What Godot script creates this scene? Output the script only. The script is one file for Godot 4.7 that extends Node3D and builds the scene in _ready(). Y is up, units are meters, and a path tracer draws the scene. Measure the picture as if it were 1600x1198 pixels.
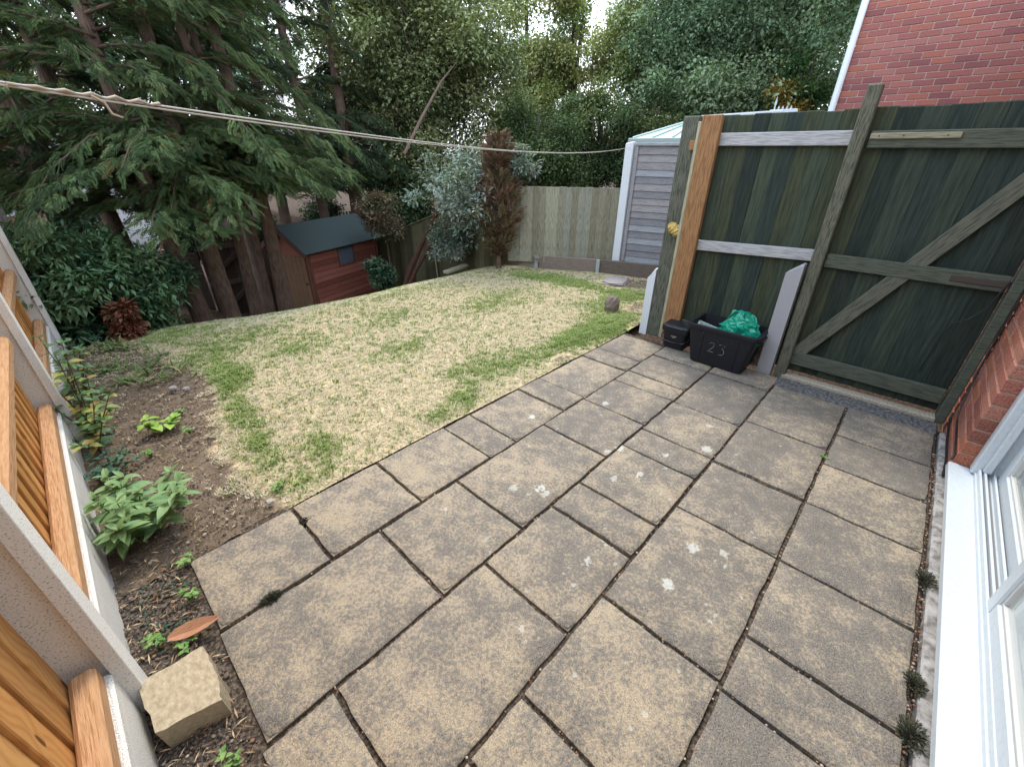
extends Node3D

var rng := RandomNumberGenerator.new()
var M := {}
var taken := {}
var cache := {}
var wobble := FastNoiseLite.new()

# ---------------------------------------------------------------- naming and nodes
func numbered(n: String) -> String:
	if not taken.has(n):
		taken[n] = 0
		return n
	taken[n] += 1
	return "%s_%03d" % [n, taken[n]]

func thing(called: String, label: String, category: String, at := Vector3.ZERO, group := "") -> Node3D:
	var o := Node3D.new()
	o.name = numbered(called)
	add_child(o)
	o.position = at
	o.set_meta("label", label)
	o.set_meta("category", category)
	if group != "":
		o.set_meta("group", group)
	return o

func part(called: String, mesh: Mesh, m: Material, parent: Node, at := Vector3.ZERO, rot := Vector3.ZERO) -> MeshInstance3D:
	var o := MeshInstance3D.new()
	o.name = called
	o.mesh = mesh
	o.material_override = m
	parent.add_child(o, true)
	o.position = at
	o.rotation = rot
	return o

func solo(called: String, mesh: Mesh, m: Material, label: String, category: String, at := Vector3.ZERO, rot := Vector3.ZERO, group := "") -> MeshInstance3D:
	var o := part(numbered(called), mesh, m, self, at, rot)
	o.set_meta("label", label)
	o.set_meta("category", category)
	if group != "":
		o.set_meta("group", group)
	return o

func structure(called: String, mesh: Mesh, m: Material, at := Vector3.ZERO) -> MeshInstance3D:
	var o := part(numbered(called), mesh, m, self, at)
	o.set_meta("kind", "structure")
	return o

func scatter(called: String, mesh: Mesh, m: Material, xf: Array, cols: Array, parent: Node) -> MultiMeshInstance3D:
	var mm := MultiMesh.new()
	mm.transform_format = MultiMesh.TRANSFORM_3D
	mm.use_colors = true
	mm.mesh = mesh
	mm.instance_count = xf.size()
	for i in xf.size():
		mm.set_instance_transform(i, xf[i])
		mm.set_instance_color(i, cols[i])
	var o := MultiMeshInstance3D.new()
	o.name = called
	o.multimesh = mm
	o.material_override = m
	parent.add_child(o, true)
	o.set_meta("kind", "stuff")
	return o

# ---------------------------------------------------------------- meshes
func tri(st: SurfaceTool, a: Vector3, b: Vector3, c: Vector3, inside: Vector3) -> void:
	var n := (b - a).cross(c - a)
	if n.length_squared() < 1e-16:
		return
	if n.dot((a + b + c) / 3.0 - inside) < 0.0:
		n = -n
		var t := b
		b = c
		c = t
	n = n.normalized()
	for v in [a, c, b]:
		st.set_normal(n)
		st.add_vertex(v)

func quad(st: SurfaceTool, a: Vector3, b: Vector3, c: Vector3, d: Vector3, inside: Vector3) -> void:
	tri(st, a, b, c, inside)
	tri(st, a, c, d, inside)

func add_bev(st: SurfaceTool, s: Vector3, b: float, t := Transform3D.IDENTITY) -> void:
	var h := s * 0.5
	b = min(b, min(h.x, min(h.y, h.z)) * 0.9)
	var k := h - Vector3(b, b, b)
	var P := func(sx, sy, sz, ax):
		var v := Vector3(sx * (h.x if ax == 0 else k.x), sy * (h.y if ax == 1 else k.y), sz * (h.z if ax == 2 else k.z))
		return t * v
	var o := t.origin
	for g in [-1, 1]:
		quad(st, P.call(g, -1, -1, 0), P.call(g, 1, -1, 0), P.call(g, 1, 1, 0), P.call(g, -1, 1, 0), o)
		quad(st, P.call(-1, g, -1, 1), P.call(1, g, -1, 1), P.call(1, g, 1, 1), P.call(-1, g, 1, 1), o)
		quad(st, P.call(-1, -1, g, 2), P.call(1, -1, g, 2), P.call(1, 1, g, 2), P.call(-1, 1, g, 2), o)
		for e in [-1, 1]:
			quad(st, P.call(g, e, -1, 0), P.call(g, e, 1, 0), P.call(g, e, 1, 1), P.call(g, e, -1, 1), o)
			quad(st, P.call(g, -1, e, 0), P.call(g, 1, e, 0), P.call(g, 1, e, 2), P.call(g, -1, e, 2), o)
			quad(st, P.call(-1, g, e, 1), P.call(1, g, e, 1), P.call(1, g, e, 2), P.call(-1, g, e, 2), o)
			for f in [-1, 1]:
				tri(st, P.call(g, e, f, 0), P.call(g, e, f, 1), P.call(g, e, f, 2), o)

func bev(sx: float, sy: float, sz: float, b := 0.004) -> ArrayMesh:
	var key := "%.4f,%.4f,%.4f,%.4f" % [sx, sy, sz, b]
	if not cache.has(key):
		var st := begin()
		add_bev(st, Vector3(sx, sy, sz), b)
		cache[key] = st.commit()
	return cache[key]

func begin() -> SurfaceTool:
	var st := SurfaceTool.new()
	st.begin(Mesh.PRIMITIVE_TRIANGLES)
	return st

func add_tube(st: SurfaceTool, pts: Array, radii: Array, sides := 8, caps := true) -> void:
	var rings := []
	var nrm := []
	var up := Vector3(0.13, 0.2, 0.97).normalized()
	for i in pts.size():
		var d: Vector3 = (pts[min(i + 1, pts.size() - 1)] - pts[max(i - 1, 0)]).normalized()
		var u := d.cross(up)
		if u.length() < 0.05:
			u = d.cross(Vector3.RIGHT)
		u = u.normalized()
		var w := d.cross(u).normalized()
		up = w.cross(d) if absf(d.dot(up)) > 0.97 else up
		var ring := []
		var nn := []
		for s in sides:
			var a := TAU * s / sides
			var n := u * cos(a) + w * sin(a)
			nn.append(n)
			ring.append(pts[i] + n * radii[i])
		rings.append(ring)
		nrm.append(nn)
	for i in pts.size() - 1:
		for s in sides:
			var s2: int = (s + 1) % sides
			var q := [[i, s], [i, s2], [i + 1, s2], [i, s], [i + 1, s2], [i + 1, s]]
			var g: Vector3 = (rings[i][s2] - rings[i][s]).cross(rings[i + 1][s] - rings[i][s])
			if g.dot(nrm[i][s] + nrm[i][s2]) > 0.0:
				q = [[i, s], [i + 1, s2], [i, s2], [i, s], [i + 1, s], [i + 1, s2]]
			for e in q:
				st.set_normal(nrm[e[0]][e[1]])
				st.add_vertex(rings[e[0]][e[1]])
	if caps:
		for i in [0, pts.size() - 1]:
			var inside: Vector3 = pts[1] if i == 0 else pts[i - 1]
			for s in sides:
				tri(st, pts[i], rings[i][s], rings[i][(s + 1) % sides], inside)

func tube(pts: Array, radii: Array, sides := 8) -> ArrayMesh:
	var st := begin()
	add_tube(st, pts, radii, sides)
	return st.commit()

func add_leaf(st: SurfaceTool, t: Transform3D, l: float, w: float, fold := 0.25, curl := 0.3, segs := 3) -> void:
	# a leaf along +z of t, folded about its midrib and curling down
	var mid := []
	var lf := []
	var rt := []
	for i in segs + 1:
		var f := float(i) / segs
		var ww := w * 0.5 * pow(sin(PI * pow(clampf(f * 0.96 + 0.03, 0, 1), 0.8)), 0.85)
		var c := Vector3(0, -curl * l * f * f, l * f)
		mid.append(t * c)
		lf.append(t * (c + Vector3(-ww, fold * ww, 0)))
		rt.append(t * (c + Vector3(ww, fold * ww, 0)))
	var below: Vector3 = t * Vector3(0, -5.0, 0)
	for i in segs:
		quad(st, mid[i], mid[i + 1], lf[i + 1], lf[i], below)
		quad(st, mid[i], mid[i + 1], rt[i + 1], rt[i], below)

func leaf(l: float, w: float, fold := 0.25, curl := 0.3, segs := 4) -> ArrayMesh:
	var st := begin()
	add_leaf(st, Transform3D.IDENTITY, l, w, fold, curl, segs)
	return st.commit()

func rnd(a: float, b: float) -> float:
	return rng.randf_range(a, b)

func rand_dir() -> Vector3:
	var y := rnd(-1, 1)
	var a := rnd(0, TAU)
	var r := sqrt(1.0 - y * y)
	return Vector3(r * cos(a), y, r * sin(a))

func aim(d: Vector3, roll := 0.0) -> Basis:
	# basis whose +z runs along d and +y is as upright as it can be
	d = d.normalized()
	var x := Vector3.UP.cross(d)
	if x.length() < 0.05:
		x = Vector3.RIGHT
	x = x.normalized()
	var y := d.cross(x).normalized()
	return Basis(x, y, d) * Basis(Vector3(0, 0, 1), roll)

func rock(s: Vector3, seed_: int, flat_top := false) -> ArrayMesh:
	var n := FastNoiseLite.new()
	n.seed = seed_
	n.frequency = 0.9
	var st := begin()
	st.set_smooth_group(-1 if flat_top else 0)
	var P := func(i: int, j: int):
		var th := PI * i / 10.0
		var ph := TAU * j / 14.0
		var d := Vector3(sin(th) * cos(ph), cos(th), sin(th) * sin(ph))
		var e: Vector3 = d / maxf(absf(d.x), maxf(absf(d.y), absf(d.z)))
		var v := d.lerp(e, 0.62 if flat_top else 0.25) * (1.0 + 0.22 * n.get_noise_3dv(d * 2.0) + 0.1 * n.get_noise_3dv(d * 6.0))
		return v * s * 0.5
	for i in 10:
		for j in 14:
			quad(st, P.call(i, j), P.call(i + 1, j), P.call(i + 1, j + 1), P.call(i, j + 1), Vector3.ZERO)
	return st.commit()

# ---------------------------------------------------------------- materials
func lin(r: float, g: float, b: float) -> Color:
	return Color(r, g, b).linear_to_srgb()

func ramp(stops: Array) -> Gradient:
	var g := Gradient.new()
	var offs := PackedFloat32Array()
	var cols := PackedColorArray()
	for s in stops:
		offs.append(s[0])
		cols.append(s[1])
	g.offsets = offs
	g.colors = cols
	return g

func noise_tex(seed_: int, freq: float, octaves: int, stops: Array, size := 512, normal := false, kind := FastNoiseLite.TYPE_SIMPLEX_SMOOTH) -> NoiseTexture2D:
	var n := FastNoiseLite.new()
	n.seed = seed_
	n.noise_type = kind
	n.frequency = freq
	n.fractal_octaves = octaves
	n.fractal_gain = 0.6
	var t := NoiseTexture2D.new()
	t.noise = n
	t.width = size
	t.height = size
	t.seamless = true
	if not stops.is_empty():
		t.color_ramp = ramp(stops)
	return t

func surf(stops: Array, scale: Vector3, seed_: int, freq := 0.02, octaves := 5, rough := 0.85, bump := 0.0, world := true) -> StandardMaterial3D:
	var m := StandardMaterial3D.new()
	m.albedo_texture = noise_tex(seed_, freq, octaves, stops)
	m.uv1_triplanar = true
	m.uv1_world_triplanar = world
	m.uv1_scale = scale
	m.roughness = rough
	m.metallic_specular = 0.35
	if bump > 0.0:
		m.heightmap_enabled = true
		m.heightmap_scale = bump
		m.heightmap_texture = noise_tex(seed_ + 7, freq, octaves, [])
	return m

func tinted(m: StandardMaterial3D, c: Color) -> StandardMaterial3D:
	var d: StandardMaterial3D = m.duplicate()
	d.albedo_color = c
	return d

func tints(m: StandardMaterial3D, n: int, amount: float, warm := 0.03) -> Array:
	var out := []
	for i in n:
		var v: float = 1.0 - amount * float(i) / maxi(1, n - 1)
		var w := rnd(-warm, warm)
		out.append(tinted(m, Color(clampf(v + w, 0, 1), v, clampf(v - w, 0, 1))))
	return out

func plain(c: Color, rough := 0.6, spec := 0.5) -> StandardMaterial3D:
	var m := StandardMaterial3D.new()
	m.albedo_color = c
	m.roughness = rough
	m.metallic_specular = spec
	return m

func leafy(c: Color, rough := 0.55, back := 0.35) -> StandardMaterial3D:
	var m := StandardMaterial3D.new()
	m.albedo_color = c
	m.roughness = rough
	m.metallic_specular = 0.35
	m.vertex_color_use_as_albedo = true
	m.cull_mode = BaseMaterial3D.CULL_DISABLED
	if back > 0.0:
		m.backlight_enabled = true
		m.backlight = Color(back, back, back * 0.5)
	return m

func smooth(a: float, b: float, x: float) -> float:
	return smoothstep(a, b, x)

# ---------------------------------------------------------------- the lie of the land
func edge_z(x: float) -> float:
	return -5.02 - 0.30 * (1.0 - smooth(0.2, 1.3, x)) + 0.02 * sin(x * 5.0)

func height(x: float, z: float) -> float:
	var d := edge_z(x) - z
	var y := 0.0
	if d > -0.25:
		var s: float = lerpf(0.22, 0.40, smooth(0.9, 2.6, x))
		var dd: float = max(0.0, d + 0.25)
		var e := dd * dd / (dd + 0.35)
		y = -s * min(e, 3.0) - 0.06 * max(0.0, min(e, 40.0) - 3.0)
	return y * (1.0 - smooth(4.85, 5.15, x))

func sleeper_x(z: float) -> float:
	# front face of the timber edging along the far end of the lawn
	var a := [Vector2(-5.2, 4.94), Vector2(-4.98, 4.98), Vector2(-4.33, 5.19), Vector2(-3.47, 5.62), Vector2(-2.62, 5.93), Vector2(-1.5, 6.2)]
	for i in a.size() - 1:
		if z <= a[i + 1].x:
			return lerpf(a[i].y, a[i + 1].y, clampf((z - a[i].x) / (a[i + 1].x - a[i].x), 0, 1))
	return 6.2

func bed_x(z: float) -> float:
	# where the soil border beside the new fence gives way to lawn
	var a := [Vector2(-5.4, 0.22), Vector2(-4.8, 0.26), Vector2(-4.3, 0.42), Vector2(-3.8, 0.50), Vector2(-3.45, 0.46), Vector2(-3.0, 0.36), Vector2(-2.25, 0.27), Vector2(-1.9, 0.36)]
	for i in a.size() - 1:
		if z <= a[i + 1].x:
			return lerpf(a[i].y, a[i + 1].y, clampf((z - a[i].x) / (a[i + 1].x - a[i].x), 0, 1))
	return 0.36

var green_spots := [
	# x, z, radius x, radius z, strength
	[0.62, -3.72, 0.13, 0.26, 1.5], [0.52, -3.15, 0.09, 0.3, 0.8], [0.45, -2.55, 0.09, 0.4, 0.8], [0.6, -4.3, 0.25, 0.22, 0.7], [0.55, -5.1, 0.4, 0.3, 0.6],
	[1.25, -3.95, 0.30, 0.25, 0.55], [1.05, -4.6, 0.35, 0.25, 0.5], [2.3, -4.0, 0.5, 0.3, 0.4], [1.9, -3.2, 0.35, 0.2, 0.5],
	[2.1, -2.35, 0.28, 0.2, 0.75], [2.55, -2.25, 0.3, 0.2, 0.6], [1.72, -2.12, 0.12, 0.10, 1.0], [1.45, -2.05, 0.1, 0.08, 0.8],
	[3.2, -2.2, 0.35, 0.14, 1.3], [3.75, -2.13, 0.4, 0.2, 1.7], [4.25, -2.55, 0.35, 0.3, 0.6], [4.9, -3.4, 0.22, 0.55, 1.1], [4.7, -4.1, 0.2, 0.4, 0.7],
	[3.4, -3.6, 0.5, 0.3, 0.4], [2.9, -4.7, 0.7, 0.2, 0.35], [4.9, -2.5, 0.35, 0.3, 0.8], [0.72, -2.3, 0.1, 0.2, 0.7], [0.5, -2.05, 0.12, 0.08, 0.6]]

func green_at(x: float, z: float) -> float:
	var g := 0.0
	for s in green_spots:
		var dx: float = (x - s[0]) / s[2]
		var dz: float = (z - s[1]) / s[3]
		var d := dx * dx + dz * dz
		if d < 5.0:
			g += s[4] * exp(-d)
	return g

func bare_at(x: float, z: float) -> float:
	# worn brown patches in the lawn
	var b := 0.0
	for s in [[4.55, -2.25, 0.35, 0.18], [5.3, -2.95, 0.35, 0.3],  [5.55, -2.6, 0.3, 0.4], [2.75, -2.02, 0.2, 0.08], [4.05, -1.95, 0.25, 0.1]]:
		var dx: float = (x - s[0]) / s[2]
		var dz: float = (z - s[1]) / s[3]
		b += exp(-(dx * dx + dz * dz))
	return b

# ---------------------------------------------------------------- computed pictures
func noise_bytes(seed_: int, freq: float, octaves: int, w: int, h: int) -> PackedByteArray:
	var n := FastNoiseLite.new()
	n.seed = seed_
	n.noise_type = FastNoiseLite.TYPE_SIMPLEX_SMOOTH
	n.frequency = freq
	n.fractal_octaves = octaves
	n.fractal_gain = 0.55
	return n.get_image(w, h).get_data()

const PX0 := -0.15
const PZ0 := -1.97
const PW := 4.0
const PH := 2.5

func patio_pictures() -> Array:
	var w := 1792
	var h := 1120
	var low := noise_bytes(3, 0.0045, 3, w, h)
	var mid := noise_bytes(4, 0.022, 4, w, h)
	var fine := noise_bytes(5, 0.105, 5, w, h)
	var speck := noise_bytes(6, 0.45, 1, w, h)
	# tone of each slab, as laid: some came out of the mould greyer
	var tone := {}
	var riven := {}
	var sh := 300
	var streak := noise_bytes(8, 0.03, 4, w, sh)
	for s in slabs:
		tone[s] = rnd(-0.17, 0.17)
		riven[s] = maxf(0.0, rnd(-0.5, 1.0))
	var spots := []
	for p in [[1.27, -1.17, .035], [1.38, -1.07, .04], [1.88, -1.56, .03], [1.6, -1.52, .025], [2.38, -1.30, .03], [1.98, -0.93, .04], [1.9, -0.97, .03], [2.62, -0.62, .035], [2.35, -0.55, .04], [1.55, -0.3, .032], [1.63, -0.18, .03], [1.3, -0.3, .03], [1.16, -0.62, .035], [1.72, -0.82, .03], [1.85, -.72, .035], [2.0, -.65, .03], [2.12, -.7, .03], [1.36, -1.02, .025]]:
		spots.append([p[0], p[1], p[2] * 0.85, rnd(0.45, 0.75)])
	for i in 190:
		var sx := rnd(0.7, 3.0)
		spots.append([sx, rnd(-1.7, -0.05), rnd(0.004, 0.013), rnd(0.15, 0.5)])
	var lich := PackedByteArray()
	lich.resize(w * h)
	for s in spots:
		var cx := int((s[0] - PX0) / PW * w)
		var cy := int((s[1] - PZ0) / PH * h)
		var r := int(s[2] / PW * w)
		for y in range(max(0, cy - 2 * r), min(h, cy + 2 * r)):
			for x in range(max(0, cx - 2 * r), min(w, cx + 2 * r)):
				var d := Vector2(x - cx, (y - cy) * 1.15).length() / r + (mid[y * w + x] - 128) / 150.0 + (fine[y * w + x] - 128) / 260.0
				var v := int(255.0 * s[3] * clampf((1.0 - d) * 3.0, 0, 1))
				if v > lich[y * w + x]:
					lich[y * w + x] = v
	var out := PackedByteArray()
	out.resize(w * h * 3)
	var hgt := PackedByteArray()
	hgt.resize(w * h)
	var row_tone := PackedFloat32Array()
	for y in h:
		var z := PZ0 + PH * y / h
		var k := clampi(int(floor((z + 1.925) / 0.484)), 0, 4)
		var list: Array = rows[k]
		var tn := 0.0
		var xi := 0
		for x in w:
			var wx := PX0 + PW * x / w
			while xi < list.size() - 2 and wx > list[xi + 1]:
				xi += 1
			tn = tone.get(Vector2i(k, xi), 0.0)
			var rv: float = riven.get(Vector2i(k, xi), 0.0)
			var T := streak[(((x * 3 + y * 9) / 62 + 40 * k) % sh) * w + (x + w + k * 97 + xi * 211 - y / 3) % w] / 255.0 - 0.5
			var i := y * w + x
			var L := low[i] / 255.0
			var N := mid[i] / 255.0
			var F := fine[i] / 255.0
			var S := speck[i] / 255.0
			# algae film: spreads in blotches with a fine grain, heavier on the side that stays damp
			var damp := 0.20 * smoothstep(-0.1, 1.7, wx + 0.45 * (z + 1.0)) + 0.05
			var a := clampf((L - 0.50) * 0.75 + (N - 0.5) * 0.7 + T * (0.15 + 0.35 * rv) + (F - 0.5) * 1.45 + (S - 0.5) * 0.35 + damp + tn + 0.36, 0.0, 1.0)
			a = a * a * (3.0 - 2.0 * a)
			var g := (F - 0.5) * 0.12 + (S - 0.5) * 0.18 - (0.09 if S < 0.24 else 0.0) + (0.06 if S > 0.80 else 0.0) + T * 0.05 * rv
			var r0 := lerpf(0.648, 0.425, a) + g
			var g0 := lerpf(0.590, 0.404, a) + g
			var b0 := lerpf(0.502, 0.380, a) + g * 0.9
			var li := lich[i] / 255.0
			if li > 0.0:
				r0 = lerpf(r0, 0.76, li)
				g0 = lerpf(g0, 0.77, li)
				b0 = lerpf(b0, 0.74, li)
			out[i * 3] = int(clampf(r0, 0, 1) * 255)
			out[i * 3 + 1] = int(clampf(g0, 0, 1) * 255)
			out[i * 3 + 2] = int(clampf(b0, 0, 1) * 255)
			hgt[i] = int(clampf(0.42 * N + 0.30 * F + 0.12 * S + 0.08 + T * (0.15 + 0.6 * rv), 0, 1) * 255)
	var a1 := ImageTexture.create_from_image(Image.create_from_data(w, h, false, Image.FORMAT_RGB8, out))
	var a2 := ImageTexture.create_from_image(Image.create_from_data(w, h, false, Image.FORMAT_L8, hgt))
	return [a1, a2]

const LX0 := -0.42
const LZ0 := -6.0
const LW := 6.8
const LH := 4.1

func lawn_picture() -> ImageTexture:
	var w := 1700
	var h := 1024
	var low := noise_bytes(13, 0.008, 4, w, h)
	var mid := noise_bytes(14, 0.05, 3, w, h)
	var fine := noise_bytes(15, 0.33, 2, w, h)
	var out := PackedByteArray()
	out.resize(w * h * 3)
	# the spots are smooth, so they are read on a coarse grid
	var gw := 170
	var gh := 103
	var gg := PackedFloat32Array()
	var bb := PackedFloat32Array()
	for y in gh + 1:
		for x in gw + 1:
			var wx := LX0 + LW * x / gw
			var wz := LZ0 + LH * y / gh
			gg.append(green_at(wx, wz))
			bb.append(bare_at(wx, wz))
	for y in h:
		var z := LZ0 + LH * y / h
		var bx := bed_x(z)
		var sx := sleeper_x(z)
		for x in w:
			var wx := LX0 + LW * x / w
			var i := y * w + x
			var L := low[i] / 255.0 - 0.5
			var N := mid[i] / 255.0 - 0.5
			var F := fine[i] / 255.0 - 0.5
			var gi := (y / 10) * (gw + 1) + x / 10
			var soil: float = clampf((bx - wx + L * 0.28 + N * 0.20) * 9.0 + 0.5, 0, 1)
			soil = max(soil, clampf((bb[gi] - 0.45 + N * 0.9 + L * 0.4) * 3.0, 0, 1))
			soil = max(soil, clampf((wx - sx + 0.10 + N * 0.2) * 8.0, 0, 1))
			soil = max(soil, clampf((edge_cut - 0.35 - z + N * 0.3 + L * 0.2) * 5.0, 0, 1))
			var gr: float = clampf(gg[gi] * 0.78 - 0.04 + N * 0.55 + L * 0.4, 0, 1)
			var g := F * 0.26 + N * 0.10
			var r0 := lerpf(0.765, 0.52, gr) + g
			var g0 := lerpf(0.69, 0.57, gr) + g
			var b0 := lerpf(0.555, 0.32, gr) + g * 0.8
			var gs := F * 0.22 + N * 0.14
			r0 = lerpf(r0, 0.425 + gs, soil)
			g0 = lerpf(g0, 0.372 + gs, soil)
			b0 = lerpf(b0, 0.315 + gs, soil)
			out[i * 3] = int(clampf(r0, 0, 1) * 255)
			out[i * 3 + 1] = int(clampf(g0, 0, 1) * 255)
			out[i * 3 + 2] = int(clampf(b0, 0, 1) * 255)
	return ImageTexture.create_from_image(Image.create_from_data(w, h, false, Image.FORMAT_RGB8, out))

var edge_cut := -5.1

func timber_picture(seed_: int, pale: Color, dark: Color, knot: Color, knots: int) -> ImageTexture:
	# plain-sawn timber, grain along v
	var w := 384
	var h := 1024
	var n := FastNoiseLite.new()
	n.seed = seed_
	n.frequency = 1.0
	n.fractal_octaves = 3
	var r := RandomNumberGenerator.new()
	r.seed = seed_
	var ks := []
	for i in knots:
		ks.append([r.randf() * w, r.randf() * h, r.randf_range(5, 11)])
	var fine := noise_bytes(seed_ + 1, 0.22, 2, w, h / 8)
	var out := PackedByteArray()
	out.resize(w * h * 3)
	var bend := PackedFloat32Array()
	for y in h:
		bend.append(n.get_noise_2d(3.0, y * 0.0042) * 46.0)
	for y in h:
		for x in w:
			var u := float(x) + bend[y]
			var kd := 1e9
			var kr := 1.0
			var push := 0.0
			for k in ks:
				var dy: float = (y - k[1])
				if absf(dy) < 170.0:
					var dx: float = (x - k[0])
					var d := sqrt(dx * dx + dy * dy * 0.16)
					push += signf(dx) * k[2] * 2.4 * exp(-(d * d) / (k[2] * k[2] * 9.0))
					if d < kd:
						kd = d
						kr = k[2]
			var g := sin((u + push) * 0.21 + 2.0 * sin(u * 0.031)) * 0.5 + 0.5
			g = g * g * 0.62 + (fine[(y / 8) * w + x] / 255.0) * 0.5
			var c := pale.lerp(dark, clampf(g, 0, 1))
			if kd < kr * 1.3:
				c = c.lerp(knot, clampf((kr * 1.3 - kd) / (kr * 0.45), 0, 1))
			var i := (y * w + x) * 3
			out[i] = int(c.r * 255)
			out[i + 1] = int(c.g * 255)
			out[i + 2] = int(c.b * 255)
	return ImageTexture.create_from_image(Image.create_from_data(w, h, false, Image.FORMAT_RGB8, out))

# ---------------------------------------------------------------- patio
var rows := [
	[-0.07, 0.38, 0.87, 1.37, 1.60, 2.10, 2.35, 2.96, 3.21, 3.68],
	[-0.08, 0.615, 1.10, 1.855, 2.33, 2.76, 2.98, 3.42, 3.72],
	[-0.10, 0.14, 0.84, 1.32, 1.565, 2.03, 2.28, 2.76, 3.42, 3.72],
	[-0.12, 0.33, 0.57, 1.07, 1.77, 2.27, 2.86, 3.57],
	[-0.12, 0.46, 1.05, 1.305, 1.77, 2.26, 2.70, 3.10, 3.57]]
var row_z := [-1.905, -1.45, -0.95, -0.48, 0.004, 0.485]
var slabs := []

func slab_mesh(sx: float, sz: float, cx: float, cz: float) -> ArrayMesh:
	var nx: int = max(4, int(sx / 0.05))
	var nz: int = max(4, int(sz / 0.05))
	var tilt := Vector2(rnd(-0.006, 0.006), rnd(-0.006, 0.006))
	var lift := rnd(-0.005, 0.005)
	var v := []
	for j in nz + 1:
		for i in nx + 1:
			var x := sx * (float(i) / nx - 0.5)
			var z := sz * (float(j) / nz - 0.5)
			var wx := cx + x
			var wz := cz + z
			var rim := (i == 0 or i == nx or j == 0 or j == nz)
			var y: float = lift + tilt.x * x + tilt.y * z + 0.004 * wobble.get_noise_3d(wx * 5.0, wz * 5.0, cx * 9.0) + 0.0025 * wobble.get_noise_3d(wx * 16.0, wz * 16.0, 3.0)
			if rim:
				y -= 0.006 + 0.003 * wobble.get_noise_2d(wx * 30.0, wz * 30.0)
				x += 0.006 * wobble.get_noise_3d(wx * 14.0, wz * 14.0, 20.0)
				z += 0.006 * wobble.get_noise_3d(wx * 14.0, wz * 14.0, 40.0)
			elif i == 1 or i == nx - 1 or j == 1 or j == nz - 1:
				# pull the first inner ring outwards so that the rounded arris stays narrow
				if i == 1: x = -sx * 0.5 + 0.010
				if i == nx - 1: x = sx * 0.5 - 0.010
				if j == 1: z = -sz * 0.5 + 0.010
				if j == nz - 1: z = sz * 0.5 - 0.010
			v.append(Vector3(x, y, z))
	var st := begin()
	st.set_smooth_group(0)
	var put := func(p: Vector3):
		st.set_uv(Vector2((p.x + cx - PX0) / PW, (p.z + cz - PZ0) / PH))
		st.add_vertex(p)
	for j in nz:
		for i in nx:
			var a: int = j * (nx + 1) + i
			for k in [a, a + 1, a + nx + 2, a, a + nx + 2, a + nx + 1]:
				put.call(v[k])
	st.set_smooth_group(1)
	var ring := []
	for i in nx: ring.append(v[i])
	for j in nz: ring.append(v[j * (nx + 1) + nx])
	for i in nx: ring.append(v[nz * (nx + 1) + nx - i])
	for j in nz: ring.append(v[(nz - j) * (nx + 1)])
	for k in ring.size():
		var p: Vector3 = ring[k]
		var q: Vector3 = ring[(k + 1) % ring.size()]
		var pd := Vector3(p.x * 0.995, -0.05, p.z * 0.995)
		var qd := Vector3(q.x * 0.995, -0.05, q.z * 0.995)
		for e in [p, qd, q, p, pd, qd]:
			put.call(e)
	st.index()
	st.generate_normals()
	return st.commit()

func build_patio() -> void:
	for k in rows.size():
		for i in rows[k].size() - 1:
			slabs.append(Vector2i(k, i))
	var pics := patio_pictures()
	var m := StandardMaterial3D.new()
	m.albedo_texture = pics[0]
	m.roughness = 0.9
	m.metallic_specular = 0.3
	m.heightmap_enabled = true
	m.heightmap_texture = pics[1]
	m.heightmap_scale = 1.1
	m.texture_repeat = false
	var joint := surf([[0.25, lin(.035, .026, .019)], [0.55, lin(.09, .068, .05)], [0.8, lin(.17, .13, .10)]], Vector3(3, 3, 3), 31, 0.03, 5, 0.95, 0.8)
	var patio := structure("patio", bev(3.92, 0.06, 2.46, 0.01), joint, Vector3(1.80, -0.052, -0.73))
	for s in slabs:
		var k: int = s.x
		var x0: float = rows[k][s.y] + 0.009
		var x1: float = rows[k][s.y + 1] - 0.009
		var z0: float = row_z[k] + 0.009
		var z1: float = row_z[k + 1] - 0.009
		if x1 - x0 < 0.03:
			continue
		var c := Vector3((x0 + x1) / 2, 0, (z0 + z1) / 2)
		part("slab", slab_mesh(x1 - x0, z1 - z0, c.x, c.z), m, patio, c - patio.position)
	# grit, seeds and crumbs in the joints
	var xf := []
	var co := []
	for i in 900:
		var x := rnd(-0.05, 3.6)
		var z: float = row_z[1 + rng.randi() % 5] + rnd(-0.007, 0.007)
		if i % 3 == 0:
			var k := rng.randi() % 5
			x = rows[k][1 + rng.randi() % (rows[k].size() - 2)] + rnd(-0.007, 0.007)
			z = rnd(row_z[k], row_z[k + 1])
		if i % 3 == 1:
			z = 0.488 + rnd(-0.006, 0.022)
			x = rnd(0.9, 3.3)
		var s := rnd(0.003, 0.009)
		xf.append(Transform3D(Basis.from_euler(Vector3(rnd(0, 6), rnd(0, 6), rnd(0, 6))).scaled(Vector3(s, s * 0.7, s)), Vector3(x, -0.013 + s * 0.3, z)))
		co.append([lin(.30, .20, .14), lin(.14, .10, .07), lin(.42, .33, .26), lin(.26, .12, .07)][rng.randi() % 4].srgb_to_linear())
	var grit := scatter("joint_grit", rock(Vector3.ONE, 5), leafy(Color.WHITE, 0.9, 0.0), xf, co, patio)
	grit.position = -patio.position
	var path := structure("concrete_path", bev(6.0, 0.05, 0.16, 0.006), M.concrete_old, Vector3(0.62, -0.027, 0.585))
	path.set_meta("label", "narrow weathered concrete strip under the white door sill")

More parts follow.
